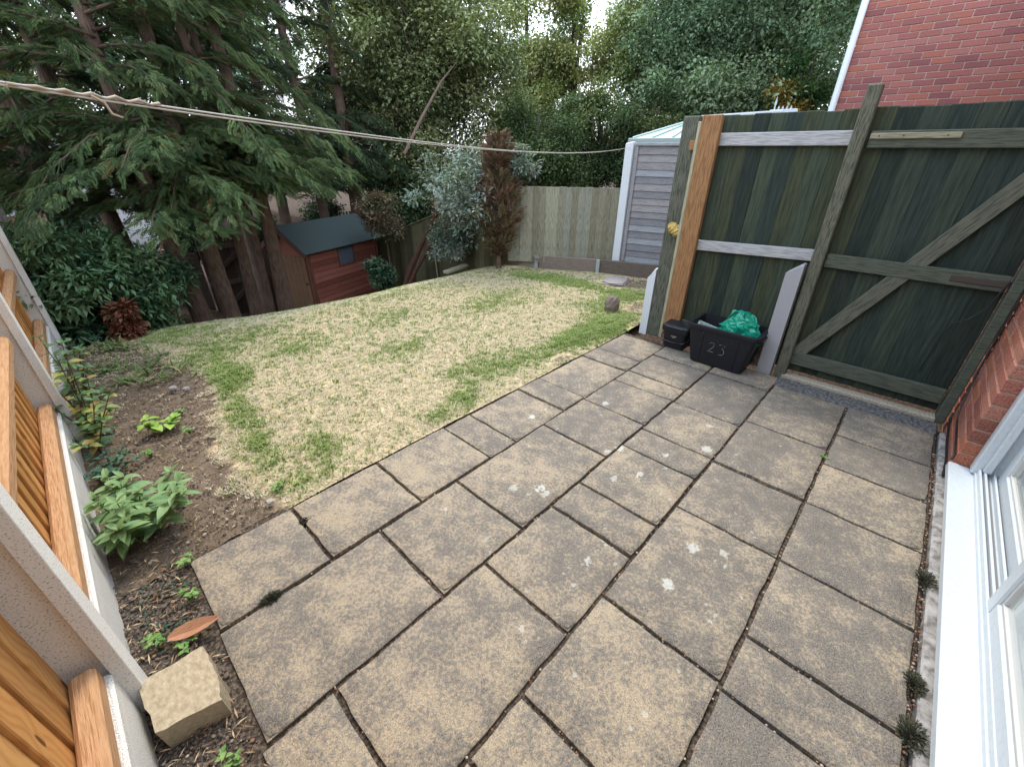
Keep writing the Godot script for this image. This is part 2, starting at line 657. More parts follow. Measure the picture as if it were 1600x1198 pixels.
# ---------------------------------------------------------------- lawn, soil, grass
func build_ground() -> void:
	# one sheet out to the horizon
	var xs := []
	var zs := []
	var x := -9.0
	while x < 16.0:
		xs.append(x)
		x += 0.2
	for e in [18.0, 22.0, 30.0, 50.0, 90.0, 200.0]:
		xs.append(e)
	for e in [-12.0, -20.0, -40.0, -80.0, -200.0]:
		xs.push_front(e)
	var z := -14.0
	while z < 3.0:
		zs.append(z)
		z += 0.2
	for e in [5.0, 12.0, 30.0, 90.0, 200.0]:
		zs.append(e)
	for e in [-17.0, -22.0, -30.0, -50.0, -90.0, -200.0]:
		zs.push_front(e)
	var st := begin()
	st.set_smooth_group(0)
	for j in zs.size():
		for i in xs.size():
			var y := height(xs[i], zs[j]) - 0.10
			y += 0.03 * wobble.get_noise_2d(xs[i] * 2.2, zs[j] * 2.2) * smooth(-5.0, -5.8, zs[j])
			st.add_vertex(Vector3(xs[i], y, zs[j]))
	for j in zs.size() - 1:
		for i in xs.size() - 1:
			var a: int = j * xs.size() + i
			for k in [a, a + 1, a + xs.size() + 1, a, a + xs.size() + 1, a + xs.size()]:
				st.add_index(k)
	st.generate_normals()
	structure("ground", st.commit(), M.litter)

	# the lawn with the soil border on its fence side
	st = begin()
	st.set_smooth_group(0)
	var n := 0
	var stp := 0.04
	var nx := int(LW / stp)
	var nz := int(LH / stp)
	for j in nz + 1:
		for i in nx + 1:
			var wx := LX0 + i * stp
			var wz := LZ0 + j * stp
			var y := height(wx, wz) - 0.012 + 0.012 * wobble.get_noise_2d(wx * 2.0, wz * 2.0)
			var soil := smooth(-0.08, 0.1, bed_x(wz) - wx)
			y += soil * (0.02 * wobble.get_noise_2d(wx * 7.0, wz * 7.0) + 0.016 * wobble.get_noise_2d(wx * 19.0, wz * 19.0) - 0.012)
			y -= 0.05 * smooth(-5.45, -5.8, wz)
			st.set_uv(Vector2((wx - LX0) / LW, (wz - LZ0) / LH))
			st.add_vertex(Vector3(wx, y, wz))
	for j in nz:
		for i in nx:
			var wz := LZ0 + (j + 0.5) * stp
			var wx := LX0 + (i + 0.5) * stp
			if wx > sleeper_x(wz) + 0.06:
				continue
			if wz < edge_z(wx) - 0.75:
				continue
			var a: int = j * (nx + 1) + i
			for k in [a, a + 1, a + nx + 2, a, a + nx + 2, a + nx + 1]:
				st.add_index(k)
	st.generate_normals()
	var m := StandardMaterial3D.new()
	m.albedo_texture = lawn_picture()
	m.roughness = 0.95
	m.metallic_specular = 0.15
	m.texture_repeat = false
	m.heightmap_enabled = true
	m.heightmap_texture = noise_tex(77, 0.12, 4, [])
	m.heightmap_scale = 1.2
	var lawn := structure("lawn", st.commit(), m)

	# the soil beyond the slab edge by the new fence
	st = begin()
	st.set_smooth_group(0)
	for j in 66:
		for i in 15:
			var wx := -0.42 + i * 0.03
			var wz := -1.94 + j * 0.04
			var y := -0.030 + 0.018 * wobble.get_noise_2d(wx * 8.0, wz * 8.0) + 0.014 * wobble.get_noise_2d(wx * 21.0, wz * 21.0)
			st.add_vertex(Vector3(wx, y, wz))
	for j in 65:
		for i in 14:
			var a: int = j * 15 + i
			for k in [a, a + 1, a + 16, a, a + 16, a + 15]:
				st.add_index(k)
	st.generate_normals()
	structure("flower_bed", st.commit(), M.soil)

	# grass: thin straw almost everywhere, green in patches
	var gs := begin()
	var r2 := RandomNumberGenerator.new()
	r2.seed = 9
	for b in 8:
		var a := r2.randf() * TAU
		var o := Vector3(r2.randf_range(-0.016, 0.016), 0, r2.randf_range(-0.016, 0.016))
		var d := Vector3(cos(a), 0, sin(a))
		var sd := Vector3(-d.z, 0, d.x) * 0.0016
		var hh := r2.randf_range(0.6, 1.0)
		var ln := r2.randf_range(0.006, 0.024)
		var p1 := o + d * ln * 0.4 + Vector3(0, 0.016 * hh, 0)
		var p2 := o + d * ln + Vector3(0, 0.024 * hh, 0)
		quad(gs, o - sd, o + sd, p1 + sd * 0.8, p1 - sd * 0.8, o - Vector3(0, 0, 9))
		tri(gs, p1 - sd * 0.8, p1 + sd * 0.8, p2, o - Vector3(0, 0, 9))
	var clump := gs.commit()
	var xf := []
	var co := []
	var straw := [Color(.66, .57, .39), Color(.58, .50, .33), Color(.74, .66, .48), Color(.50, .43, .30)]
	var green := [Color(.22, .31, .08), Color(.17, .26, .065), Color(.29, .36, .11), Color(.35, .38, .15)]
	for i in 150000:
		var wx := rnd(-0.2, 6.0)
		var wz := rnd(-5.75, -1.925)
		# more clumps where the lawn is close by
		if wx > sleeper_x(wz) - 0.03 or wz < edge_z(wx) - 0.55:
			continue
		var nz1 := wobble.get_noise_2d(wx * 9.0, wz * 9.0)
		var nz2 := wobble.get_noise_2d(wx * 1.7 + 50.0, wz * 1.7)
		var g := green_at(wx, wz) * 0.72 + nz1 * 0.28 + nz2 * 0.14 - 0.03
		var soil := bed_x(wz) - wx + nz1 * 0.14 + nz2 * 0.1
		if soil > 0.0 and rng.randf() < 0.985 - 0.16 * smooth(-4.1, -4.6, wz):
			continue
		if bare_at(wx, wz) + nz1 * 0.5 > 0.5 and rng.randf() < 0.9:
			continue
		var isg := rng.randf() < clampf(g * 0.80 + 0.08, 0.07, 0.92)
		var s := rnd(0.55, 1.3) * (lerpf(1.0, 1.75, clampf(g, 0, 1)) if isg else 0.85)
		var y := height(wx, wz) - 0.012 + 0.012 * wobble.get_noise_2d(wx * 2.0, wz * 2.0)
		xf.append(Transform3D(Basis(Vector3.UP, rnd(0, TAU)).scaled(Vector3(s, s * rnd(0.7, 1.1) * (1.0 if isg else 0.6), s)), Vector3(wx, y, wz)))
		var c: Color = green[rng.randi() % 4] if isg else straw[rng.randi() % 4]
		co.append(c * rnd(0.85, 1.12))
	scatter("grass", clump, leafy(Color.WHITE, 0.8, 0.25), xf, co, lawn)

	# small stones and crumbs on the soil
	xf = []
	co = []
	for i in 9000:
		var wz := rnd(-4.9, 0.3)
		var wx := rnd(-0.32, bed_x(wz)) if wz < -1.93 else rnd(-0.32, -0.09)
		var s := rnd(0.0015, 0.0048) * (2.0 if rng.randf() < 0.06 else 1.0)
		xf.append(Transform3D(Basis.from_euler(Vector3(rnd(0, 6), rnd(0, 6), rnd(0, 6))).scaled(Vector3(s, s * 0.7, s)), Vector3(wx, -0.022 + s * 0.3 + 0.018 * wobble.get_noise_2d(wx * 8.0, wz * 8.0) + 0.014 * wobble.get_noise_2d(wx * 21.0, wz * 21.0) if wz > -1.93 else -0.020 + s * 0.3 + 0.02 * wobble.get_noise_2d(wx * 7.0, wz * 7.0) + 0.016 * wobble.get_noise_2d(wx * 19.0, wz * 19.0), wz)))
		var v := rnd(0.7, 1.2)
		co.append([Color(.17, .135, .11), Color(.11, .088, .07), Color(.15, .12, .095), Color(.36, .31, .26), Color(.28, .17, .10)][rng.randi() % 5 if rng.randf() < 0.35 else rng.randi() % 3] * v)
	var peb := scatter("soil_crumbs", rock(Vector3.ONE * 2.0, 8), leafy(Color.WHITE, 0.95, 0.0), xf, co, lawn)
	# dry stalks and bits lying on the soil
	xf = []
	co = []
	for i in 900:
		var wz := rnd(-4.9, -0.8)
		var wx := rnd(-0.32, bed_x(wz)) if wz < -1.93 else rnd(-0.32, -0.09)
		xf.append(Transform3D(Basis.from_euler(Vector3(rnd(-.25, .25), rnd(0, 6.28), rnd(-.3, .3))).scaled(Vector3.ONE * rnd(0.4, 1.4)), Vector3(wx, -0.006, wz)))
		co.append([Color(.48, .38, .24), Color(.30, .20, .12), Color(.40, .30, .18), Color(.20, .13, .08)][rng.randi() % 4])
	scatter("dry_bits", leaf(0.030, 0.005, 0.4, 0.15, 2), leafy(Color.WHITE, 0.9, 0.1), xf, co, lawn)
	# bark litter under the conifers
	xf = []
	co = []
	for i in 5000:
		var wx := rnd(-0.3, 4.6)
		var wz := rnd(-8.6, -5.35)
		if wz > edge_z(wx) - 0.3:
			continue
		var s := rnd(0.5, 1.4)
		xf.append(Transform3D(Basis.from_euler(Vector3(rnd(-.4, .4), rnd(0, 6), rnd(-.4, .4))).scaled(Vector3(s, s, s)), Vector3(wx, height(wx, wz) - 0.085 + rnd(0, 0.02), wz)))
		co.append([Color(.16, .085, .05), Color(.10, .06, .04), Color(.21, .12, .06)][rng.randi() % 3])
	scatter("leaf_litter", leaf(0.06, 0.018, 0.3, 0.3, 2), leafy(Color.WHITE, 0.9, 0.1), xf, co, lawn)

# ---------------------------------------------------------------- fences and gate
func between(a: Vector3, b: Vector3) -> Vector3:
	return (a + b) * 0.5

func rail_z(called: String, parent: Node, m: Material, x0: float, x1: float, y0: float, y1: float, z0: float, z1: float, b := 0.005) -> MeshInstance3D:
	# an upright or a rail given by its limits in metres
	return part(called, bev(absf(x1 - x0), absf(y1 - y0), absf(z1 - z0), b), m, parent, Vector3((x0 + x1) / 2, (y0 + y1) / 2, (z0 + z1) / 2) - parent.position)

func post_mesh(w: float, d: float, h: float, slope: float) -> ArrayMesh:
	# concrete post with a weathered top that slopes towards +z
	var st := begin()
	var t := 0.012
	var rings := []
	for e in [[0.0, 0.0, 0.0], [h - slope, h, 0.0], [h - slope + t, h + t * 0.6, t]]:
		var k: float = e[2]
		rings.append([Vector3(-w / 2 + k, e[0], -d / 2 + k), Vector3(w / 2 - k, e[0], -d / 2 + k), Vector3(w / 2 - k, e[1], d / 2 - k), Vector3(-w / 2 + k, e[1], d / 2 - k)])
	for i in 2:
		for k in 4:
			quad(st, rings[i][k], rings[i][(k + 1) % 4], rings[i + 1][(k + 1) % 4], rings[i + 1][k], Vector3(0, h * 0.45, 0))
	quad(st, rings[2][0], rings[2][1], rings[2][2], rings[2][3], Vector3(0, h * 0.4, 0))
	return st.commit()

func slotted_post(h: float) -> ArrayMesh:
	# H-section fence post: 0.10 wide (z), 0.12 deep (x), slots for panels on both z faces; origin at the middle of its foot
	var o := [Vector2(0.058, -0.052), Vector2(0.060, -0.050), Vector2(0.060, 0.050), Vector2(0.058, 0.052), Vector2(0.024, 0.054), Vector2(0.020, 0.030), Vector2(-0.095, 0.030), Vector2(-0.099, 0.054), Vector2(-0.125, 0.052), Vector2(-0.125, -0.052), Vector2(-0.099, -0.054), Vector2(-0.095, -0.030), Vector2(0.020, -0.030), Vector2(0.024, -0.054)]
	var st := begin()
	for i in o.size():
		var a: Vector2 = o[i]
		var b: Vector2 = o[(i + 1) % o.size()]
		var nn := Vector3(b.y - a.y, 0, -(b.x - a.x))
		var mid := Vector3((a.x + b.x) / 2, h / 2, (a.y + b.y) / 2)
		quad(st, Vector3(a.x, 0, a.y), Vector3(b.x, 0, b.y), Vector3(b.x, h, b.y), Vector3(a.x, h, a.y), mid - nn)
	var poly := PackedVector2Array(o)
	var idx := Geometry2D.triangulate_polygon(poly)
	for i in range(0, idx.size(), 3):
		tri(st, Vector3(o[idx[i]].x, h, o[idx[i]].y), Vector3(o[idx[i + 1]].x, h, o[idx[i + 1]].y), Vector3(o[idx[i + 2]].x, h, o[idx[i + 2]].y), Vector3(0, 0, 0))
	return st.commit()

func build_new_fence() -> void:
	var post := slotted_post(1.95)
	# middle of each post's foot; its garden face is 0.06 further in
	var at := [Vector2(-0.345, 0.60), Vector2(-0.345, -1.395), Vector2(-0.332, -3.47), Vector2(-0.285, -5.46), Vector2(-0.28, -7.45)]
	var which := ["beside the stone block", "behind the yellowing rose", "beside the laurel", "behind the laurel, last of the new fence"]
	for i in range(1, 5):
		solo("concrete_post", post, M.concrete_new, "pale speckled concrete fence post " + which[i - 1], "post", Vector3(at[i].x, -0.15 + (height(at[i].x, at[i].y) if i == 4 else 0.0), at[i].y), Vector3.ZERO, "slotted concrete posts of the new fence")
	var names := ["running past the stone block to the house", "behind the bushy green plant", "behind the yellowing rose", "half hidden by the laurel"]
	for i in 4:
		var a: Vector2 = at[i]
		var b: Vector2 = at[i + 1]
		var z1 := a.y - 0.052
		var z0 := b.y + 0.052
		var L := z1 - z0
		var cx := (a.x + b.x) / 2
		var yaw := atan2(a.x - b.x, a.y - b.y)
		var base := Vector3(cx, 0, (z0 + z1) / 2)
		solo("gravel_board", bev(0.048, 0.34, L + 0.02, 0.008), M.concrete_board, "speckled concrete gravel board " + names[i], "gravel board", base + Vector3(0.001, 0.05, 0), Vector3(0, yaw, 0), "gravel boards of the new fence")
		var f := thing("timber_fence", "new orange timber fence panel " + names[i], "fence", base + Vector3(0, 0.22, 0), "new timber fence panels")
		f.rotation.y = yaw
		var r := part("rail", bev(0.060, 0.078, L - 0.01, 0.012), M.new_rail, f, Vector3(-0.018, 0.039, 0))
		if i > 0:
			r = part("rail", bev(0.060, 0.085, L - 0.02, 0.020), M.new_rail, f, Vector3(-0.022, 0.47, 0))
		r = part("rail", bev(0.060, 0.085, L - 0.02, 0.020), M.new_rail, f, Vector3(-0.022, 1.40, 0))
		var n := int(L / 0.112)
		for k in n:
			var z := L * 0.5 - 0.045 - k * (L - 0.07) / (n - 1)
			part("board", bev(0.014, 1.55 + rnd(-.004, .004), 0.128, 0.003), M.new_board[rng.randi() % 4], f, Vector3(-0.062 + rnd(-.001, .001), 0.785, z), Vector3(0, 0.085, rnd(-.002, .002)))

func weathered(parent: Node, called: String, mats: Array, x: float, y0: float, y1: float, z0: float, z1: float, n: int, th := 0.02, jag := 0.006) -> void:
	var w := (z1 - z0) / n
	for k in n:
		var t := y1 + rnd(-jag, jag)
		var c := z0 + w * (k + 0.5)
		part(called, bev(th, t - y0, w + 0.004, 0.005), mats[rng.randi() % mats.size()], parent, Vector3(x + 0.007 * (k % 2) + rnd(-.002, .002), (y0 + t) / 2, c) - parent.position, Vector3(0, 0.035, rnd(-.004, .004)))

func build_gate() -> void:
	var g := thing("garden_gate", "dark green ledged and braced timber gate with diagonal brace beside the brick wall", "gate", Vector3(3.84, 0, 0))
	weathered(g, "board", M.green_board, 3.857, 0.04, 1.865, -0.50, 0.46, 8)
	rail_z("ledge", g, M.green_rail, 3.800, 3.836, 1.640, 1.735, -0.468, 0.50)
	rail_z("ledge", g, M.green_rail, 3.802, 3.838, 0.885, 0.980, -0.468, 0.455)
	rail_z("ledge", g, M.green_rail, 3.801, 3.837, 0.110, 0.215, -0.468, 0.455)
	# pale repair batten nailed along the top ledge
	rail_z("batten", g, M.batten, 3.785, 3.799, 1.690, 1.722, -0.465, -0.04, 0.003)
	var a := Vector3(3.822, 0.185, -0.45)
	var b := Vector3(3.822, 1.665, 0.418)
	part("brace", bev(0.032, 0.098, (b - a).length() + 0.02, 0.004), M.green_rail_l, g, between(a, b) - g.position, Vector3(-atan2(b.y - a.y, b.z - a.z), 0, 0))
	var hinge := begin()
	add_bev(hinge, Vector3(0.006, 0.035, 0.26), 0.002, Transform3D(Basis(), Vector3(0, 0, 0)))
	part("hinge", hinge.commit(), M.rust, g, Vector3(3.797, 0.932, 0.33) - g.position)
	for z in [-0.42, -0.30, -0.10]:
		part("nail", tube([Vector3(0.003, 0, 0), Vector3(-0.003, 0, 0)], [0.005, 0.004], 6), M.rust, g, Vector3(3.784, 1.706, z) - g.position)

	var p := solo("gate_post", bev(0.07, 2.02, 0.078, 0.007), M.mossy, "tall mossy green gate post standing above the fence line", "post", Vector3(3.80, 0.97, -0.512), Vector3(-0.014, 0, 0))
	solo("gate_post", bev(0.10, 1.95, 0.055, 0.006), M.green_rail, "thin dark green gate post fixed to the brick wall", "post", Vector3(3.815, 0.965, 0.492))
	solo("concrete_spur", post_mesh(0.085, 0.105, 0.90, 0.07), M.spur, "short grey speckled concrete spur beside the tall gate post", "post", Vector3(3.775, -0.01, -0.612), Vector3(-0.012, 0, 0))
	var th := structure("threshold", bev(0.085, 0.045, 0.96, 0.008), M.stone_pale, Vector3(3.803, -0.002, -0.005))
	th.set_meta("label", "pale worn threshold strip under the green gate")
	var strip := structure("concrete_strip", bev(0.185, 0.04, 0.98, 0.006), M.concrete_dark, Vector3(3.668, -0.024, 0.0))
	strip.set_meta("label", "dark damp concrete strip in front of the gate")

	var f := thing("boarded_fence", "dark green boarded fence panel with two silvery grey rails", "fence", Vector3(3.88, 0, -1.0))
	weathered(f, "board", M.green_board, 3.895, 0.03, 1.86, -1.43, -0.555, 8)
	rail_z("rail", f, M.silver, 3.845, 3.878, 1.655, 1.742, -1.43, -0.555)
	var r := rail_z("rail", f, M.silver, 3.845, 3.878, 0.885, 0.968, -1.43, -0.555)
	r.rotation.x = -0.045
	rail_z("plinth", f, M.concrete_old, 3.86, 3.885, -0.02, 0.22, -1.42, -0.66)

	var o := thing("timber_post", "unpainted brown timber post bolted to the fence end", "post", Vector3(3.81, 0, -1.48))
	part("plank", bev(0.05, 1.86, 0.15, 0.005), M.brown_post, o, Vector3(0.0, 0.93, 0.0))
	part("edge_strip", bev(0.03, 1.80, 0.026, 0.004), M.pale_strip, o, Vector3(-0.004, 0.92, -0.09))
	part("spacer", bev(0.05, 0.07, 0.05, 0.004), M.brown_post, o, Vector3(0.03, 1.66, -0.13))
	solo("fence_post", bev(0.10, 1.88, 0.135, 0.008), M.mossy_dark, "mossy dark green end post between timber post and white spur", "post", Vector3(3.91, 0.925, -1.672))
	solo("concrete_spur", post_mesh(0.09, 0.075, 0.66, 0.09), M.post_white, "short white concrete spur standing at the lawn corner", "post", Vector3(3.90, -0.02, -1.783))
	# expanding foam squeezed out between the posts
	var st := begin()
	for k in 9:
		var c := Vector3(rnd(-.02, .02), rnd(-.025, .03), rnd(-.055, .035))
		var s := rnd(0.022, 0.040)
		for i in 6:
			for j in 8:
				var P := func(ii, jj):
					var t1: float = PI * ii / 6.0
					var p1: float = TAU * jj / 8.0
					return c + Vector3(sin(t1) * cos(p1), cos(t1), sin(t1) * sin(p1)) * s * (1.0 + 0.25 * sin(ii * 3.1 + jj * 2.0 * PI / 8.0 * 3.0 + k))
				quad(st, P.call(i, j), P.call(i + 1, j), P.call(i + 1, j + 1), P.call(i, j + 1), c)
	solo("foam_lump", st.commit(), M.foam, "lumpy yellow expanding foam squeezed out beside the timber post", "foam", Vector3(3.835, 1.015, -1.62))

func build_far_fences() -> void:
	# closeboard panel
	var a := Vector3(4.93, 0.08, -4.72)
	var b := Vector3(5.80, 0.08, -3.36)
	var L := (b - a).length()
	var yaw := atan2(b.x - a.x, b.z - a.z)
	var f := thing("closeboard_fence", "low weathered grey-green closeboard fence panel behind the raised bed", "fence", a)
	f.rotation.y = yaw
	var n := 17
	for k in n:
		part("board", bev(0.014, 1.085 + rnd(-.008, .008), L / n + 0.008, 0.003), M.olive_grey[rng.randi() % 4], f, Vector3(0.004 * (k % 2), 0.545, L * (k + 0.5) / n), Vector3(0, 0.06, rnd(-.004, .004)))
	part("rail", bev(0.04, 0.06, L, 0.004), M.olive_grey[0], f, Vector3(0.04, 0.85, L / 2))
	part("rail", bev(0.04, 0.06, L, 0.004), M.olive_grey[0], f, Vector3(0.04, 0.25, L / 2))
	# the fence that steps down the bank
	a = Vector3(4.90, 0, -4.80)
	b = Vector3(4.66, 0, -8.60)
	L = (b - a).length()
	yaw = atan2(a.x - b.x, a.z - b.z)
	var g := thing("bank_fence", "olive brown boarded fence running down the bank behind the shed", "fence", a)
	g.rotation.y = yaw
	n = 37
	for k in n:
		var t := (k + 0.5) / n
		var top := lerpf(1.13, -0.12, t)
		part("board", bev(0.014, 1.75, L / n + 0.008, 0.003), M.olive_dark[rng.randi() % 4], g, Vector3(0.004 * (k % 2), top - 0.875, -L * t), Vector3(0, 0.05, 0))
	part("capping", bev(0.045, 0.022, L * 1.05, 0.004), M.olive_dark[0], g, Vector3(0.0, 0.525, -L / 2), Vector3(atan2(1.25, L) * -1.0, 0, 0))
	# white post and the lap panel
	solo("concrete_post", post_mesh(0.105, 0.105, 1.56, 0.02), M.post_white, "tall white concrete post carrying the washing line beside the lap panel", "post", Vector3(5.83, 0.17, -3.30), Vector3(0, 0.2, 0))
	a = Vector3(5.86, 0.17, -3.235)
	b = Vector3(6.32, 0.17, -1.46)
	L = (b - a).length()
	yaw = atan2(b.x - a.x, b.z - a.z)
	f = thing("lap_fence", "silver grey waney lap fence panel of horizontal slats", "fence", a)
	f.rotation.y = yaw
	n = 17
	for k in n:
		var y := 0.05 + 1.42 * k / (n - 1)
		part("slat", bev(0.012, 0.112 + rnd(-.006, .006), L - 0.02, 0.003), M.lap[rng.randi() % 4], f, Vector3(rnd(-.003, .003), y, L / 2), Vector3(rnd(-.003, .003), 0, -0.12))
	part("batten", bev(0.03, 1.5, 0.045, 0.004), M.lap[1], f, Vector3(-0.022, 0.76, 0.025))
	part("capping", bev(0.06, 0.035, L, 0.005), M.lap[0], f, Vector3(-0.006, 1.535, L / 2))
	# timber edging of the raised bed
	var pts := [Vector3(4.98, 0, -4.98), Vector3(5.19, 0, -4.33), Vector3(5.62, 0, -3.47), Vector3(5.93, 0, -2.62), Vector3(6.1, 0, -1.9)]
	var lab := ["below the brown cypress", "below the closeboard panel", "below the lap panel", "running behind the white spur"]
	for i in 4:
		var p: Vector3 = pts[i]
		var q: Vector3 = pts[i + 1]
		var l2 := (q - p).length()
		solo("edging_plank", bev(0.045, 0.21, l2 - 0.012, 0.008), M.sleeper[i % 3], "weathered brown edging plank of the raised bed " + lab[i], "plank", between(p, q) + Vector3(0.02, 0.085, 0), Vector3(0, atan2(q.x - p.x, q.z - p.z), 0), "edging planks of the raised bed")
	for i in 3:
		var p: Vector3 = pts[i]
		var q: Vector3 = pts[i + 1]
		var k := solo("edging_stake", bev(0.035, 0.205, 0.055, 0.006), M.stake, "pale grey stake holding the edging planks " + ["at the far lawn corner", "below the closeboard panel", "near the white concrete post"][i], "stake", p + Vector3(-0.026, 0.09, 0.0), Vector3(0, atan2(q.x - p.x, q.z - p.z), 0), "stakes of the raised bed")
	# soil of the raised bed
	var st := begin()
	st.set_smooth_group(0)
	var zz := []
	for j in 41:
		var z := -5.0 + 3.2 * j / 40.0
		for i in 7:
			var x := sleeper_x(z) + 0.035 + i * 0.16
			st.add_vertex(Vector3(x, 0.15 + 0.03 * wobble.get_noise_2d(x * 6, z * 6) + 0.015 * i / 6.0, z))
	for j in 40:
		for i in 6:
			var e: int = j * 7 + i
			for k in [e, e + 1, e + 8, e, e + 8, e + 7]:
				st.add_index(k)
	st.generate_normals()
	structure("raised_bed", st.commit(), M.soil)
	solo("broken_board", bev(0.30, 0.014, 0.08, 0.003), M.sleeper[1], "broken dark board lying on the raised bed", "board", Vector3(5.16, 0.19, -4.35), Vector3(0.05, 0.9, 0.12))
	# old boundary at the bottom of the bank
	f = thing("old_fence", "dark brown boarded fence at the foot of the bank behind the conifers", "fence", Vector3(-1.6, -1.75, -9.55))
	n = 66
	for k in n:
		if absf(-1.6 + 0.098 * k - 2.15) < 0.36:
			continue
		part("board", bev(0.094, 1.70 + rnd(-.03, .03), 0.016, 0.003), M.old_brown[rng.randi() % 3], f, Vector3(0.098 * k, 0.85, 0.004 * (k % 2)), Vector3(0, 0, rnd(-.006, .006)))
	var og := thing("old_gate", "old brown boarded gate with double diagonal braces behind the conifer trunks", "gate", Vector3(1.80, -1.55, -9.5))
	for k in 7:
		part("board", bev(0.098, 1.78, 0.018, 0.003), M.old_brown[rng.randi() % 3], og, Vector3(0.05 + 0.1 * k, 0.89, 0))
	for y in [0.22, 0.92, 1.58]:
		part("ledge", bev(0.70, 0.09, 0.03, 0.004), M.old_brown[0], og, Vector3(0.35, y, 0.026))
	for y in [0.57, 1.25]:
		part("brace", bev(0.80, 0.085, 0.026, 0.004), M.old_brown[1], og, Vector3(0.35, y, 0.026), Vector3(0, 0, 0.62))
	# a paling fence of the garden below
	f = thing("paling_fence", "pale low paling fence of the garden beyond the shed", "fence", Vector3(6.5, -1.3, -12.4))
	for k in 26:
		part("pale", bev(0.075, 1.35, 0.014, 0.003), M.pale_wood, f, Vector3(0.10 * k - 0.6, 0.70, 0))
	part("rail", bev(2.7, 0.07, 0.03, 0.004), M.pale_wood, f, Vector3(0.65, 1.1, 0.024))

# ---------------------------------------------------------------- houses
func brick_size(k: int) -> Vector3:
	return Vector3(0.224, 0.067, 0.10)

